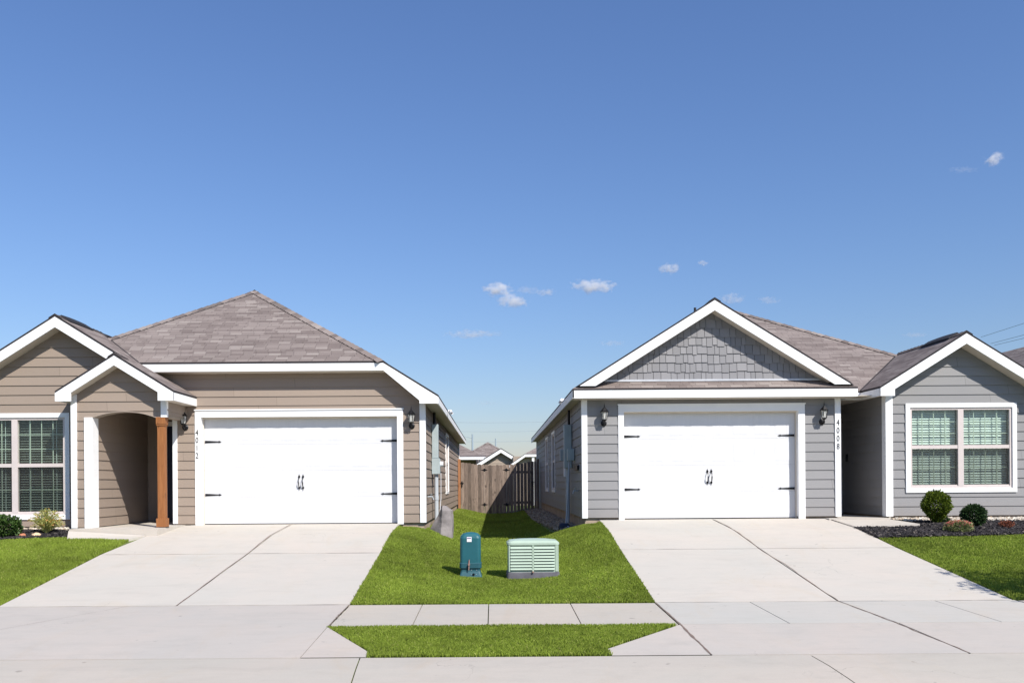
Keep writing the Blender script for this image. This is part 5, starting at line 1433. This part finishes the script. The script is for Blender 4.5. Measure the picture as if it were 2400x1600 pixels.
tpole(1162.2, 1027, 420, [(1, 16)], 'thinner pale power pole rising behind the tall brown roof')
def wire(px0, py0, Y0, px1, py1, Y1, r, label, sag=0):
    A, B = W(px0, py0, Y0), W(px1, py1, Y1); pts = []
    for i in range(13): u = i/12; q = A.lerp(B, u); q.z -= sag*4*u*(1-u); pts.append(q)
    m = MB(); m.tube(pts, r, 5); o = m.build('power_line', M['wire']); tag(o, label, 'power line', 'overhead power lines')
wire(2299, 790, 95, 2640, 680, 60, .022, 'topmost overhead wire slanting up past the grey gable')
wire(2322, 805, 95, 2640, 722, 60, .022, 'middle overhead wire slanting up past the grey gable')
wire(2330, 809, 95, 2640, 735, 60, .022, 'lowest overhead wire slanting up past the grey gable')
wire(940, 1006, 330, 1420, 1003, 330, .07, 'upper faint wire crossing the sky between both houses', 1)
wire(940, 1030, 330, 1420, 1026, 330, .07, 'lower faint wire crossing the sky between both houses', 1)
wire(940, 985, 330, 1420, 982, 330, .06, 'highest faint wire crossing the sky between both houses', 1)

# ---------------------------------------------------------------- clouds (real volumes, far away)
def cloud(px, py, w_, h_, dens, seed, label, Y=1500):
    import bmesh
    c = W(px*1.0204, py*1.0204, Y); k = 1.0204*Y/F/2*1.35
    bm = bmesh.new(); bmesh.ops.create_icosphere(bm, subdivisions=2, radius=1.25)
    me = bpy.data.meshes.new('cloud'); bm.to_mesh(me); bm.free()
    sx, sz = w_*k, h_*k; asp = sx/sz
    me.materials.append(fabric_vol('cloud_vapour', dens, seed, (1.5*asp**.7, 1.3, 1.7)))
    o = bpy.data.objects.new('cloud', me); col.objects.link(o); o.location = c; o.scale = (sx, sz*1.2, sz)
    tag(o, label, 'cloud', 'small fair-weather clouds')
cl = [(1143, 664, 62, 30, .075, 1, 'largest puff of the cloud cluster left of the grey gable'), (1176, 691, 66, 34, .05, 2, 'ragged puff low in the cloud cluster left of the grey gable'),
      (1254, 671, 44, 16, .05, 3, 'small flat puff at the near end of the cloud cluster'), (1210, 666, 60, 18, .018, 13, 'thin wisp inside the cloud cluster'),
      (1362, 658, 96, 30, .07, 4, 'long bright cloud alone between the two roofs'), (1538, 616, 46, 24, .06, 5, 'small round cloud up above the grey gable'),
      (1614, 605, 24, 13, .06, 6, 'tiny cloud highest above the grey gable peak'), (1682, 685, 58, 24, .03, 7, 'faint cloud touching the grey gable peak'),
      (1765, 689, 46, 18, .022, 8, 'faint cloud over the grey house hip'), (1300-215, 767, 120, 20, .04, 9, 'flat cloud low over the tan garage eave'),
      (1407, 788, 60, 14, .022, 10, 'thin cloud low between the roofs'), (2285, 366, 36, 30, .05, 11, 'small lone cloud high up on its own'),
      (2212, 390, 70, 14, .012, 12, 'barely visible wisp beside the high lone cloud'), (2100, 769, 58, 12, .025, 14, 'thin cloud above the dip between grey roofs'),
      (1118, 925, 60, 12, .014, 15, 'faint cloud low in the gap')]
for a in cl: cloud(*a)

# ---------------------------------------------------------------- light, sky, camera
S = V((.62, -.85, 1.0)).normalized()
elev = math.asin(S.z)
sun = bpy.data.lights.new('sun', 'SUN'); sun.energy = 5.0; sun.angle = math.radians(.53); sun.color = (1.0, .955, .89)
so_ = bpy.data.objects.new('sun', sun); col.objects.link(so_); so_.location = (20, -30, 40)
so_.rotation_euler = (-S).to_track_quat('-Z', 'Y').to_euler()
world = bpy.data.worlds.new('World'); sc.world = world; world.use_nodes = True
nt = world.node_tree; nt.nodes.clear()
sky = nt.nodes.new('ShaderNodeTexSky'); sky.sky_type = 'NISHITA'; sky.sun_disc = False
sky.sun_elevation = elev; sky.sun_rotation = math.atan2(S.x, S.y)
sky.altitude = 0; sky.air_density = 1.5; sky.dust_density = .35; sky.ozone_density = 9.0
bg = nt.nodes.new('ShaderNodeBackground'); bg.inputs[1].default_value = .10
wo = nt.nodes.new('ShaderNodeOutputWorld'); gm = nt.nodes.new('ShaderNodeMix'); gm.data_type = 'RGBA'; gm.blend_type = 'MULTIPLY'; gm.inputs[0].default_value = 1
gm.inputs[7].default_value = (.93, .895, 1.04, 1); nt.links.new(sky.outputs[0], gm.inputs[6]); nt.links.new(gm.outputs[2], bg.inputs[0]); nt.links.new(bg.outputs[0], wo.inputs[0])

cam = bpy.data.cameras.new('camera'); co = bpy.data.objects.new('camera', cam); col.objects.link(co)
cam.sensor_width = 36; cam.lens = F/2400*36; cam.shift_x = (1200-PX)/2400; cam.shift_y = (PY-800)/2400
cam.clip_start = .1; cam.clip_end = 6000
co.matrix_world = Matrix.Translation((0, 0, CZ)) @ Matrix.Rotation(math.pi/2, 4, 'X') @ Matrix.Rotation(-ROLL, 4, 'Z')
sc.camera = co
sc.view_settings.view_transform = 'Standard'; sc.view_settings.look = 'None'; sc.view_settings.gamma = 1; sc.view_settings.exposure = 0.34
sc.cycles.volume_bounces = 6; sc.cycles.transparent_max_bounces = 16
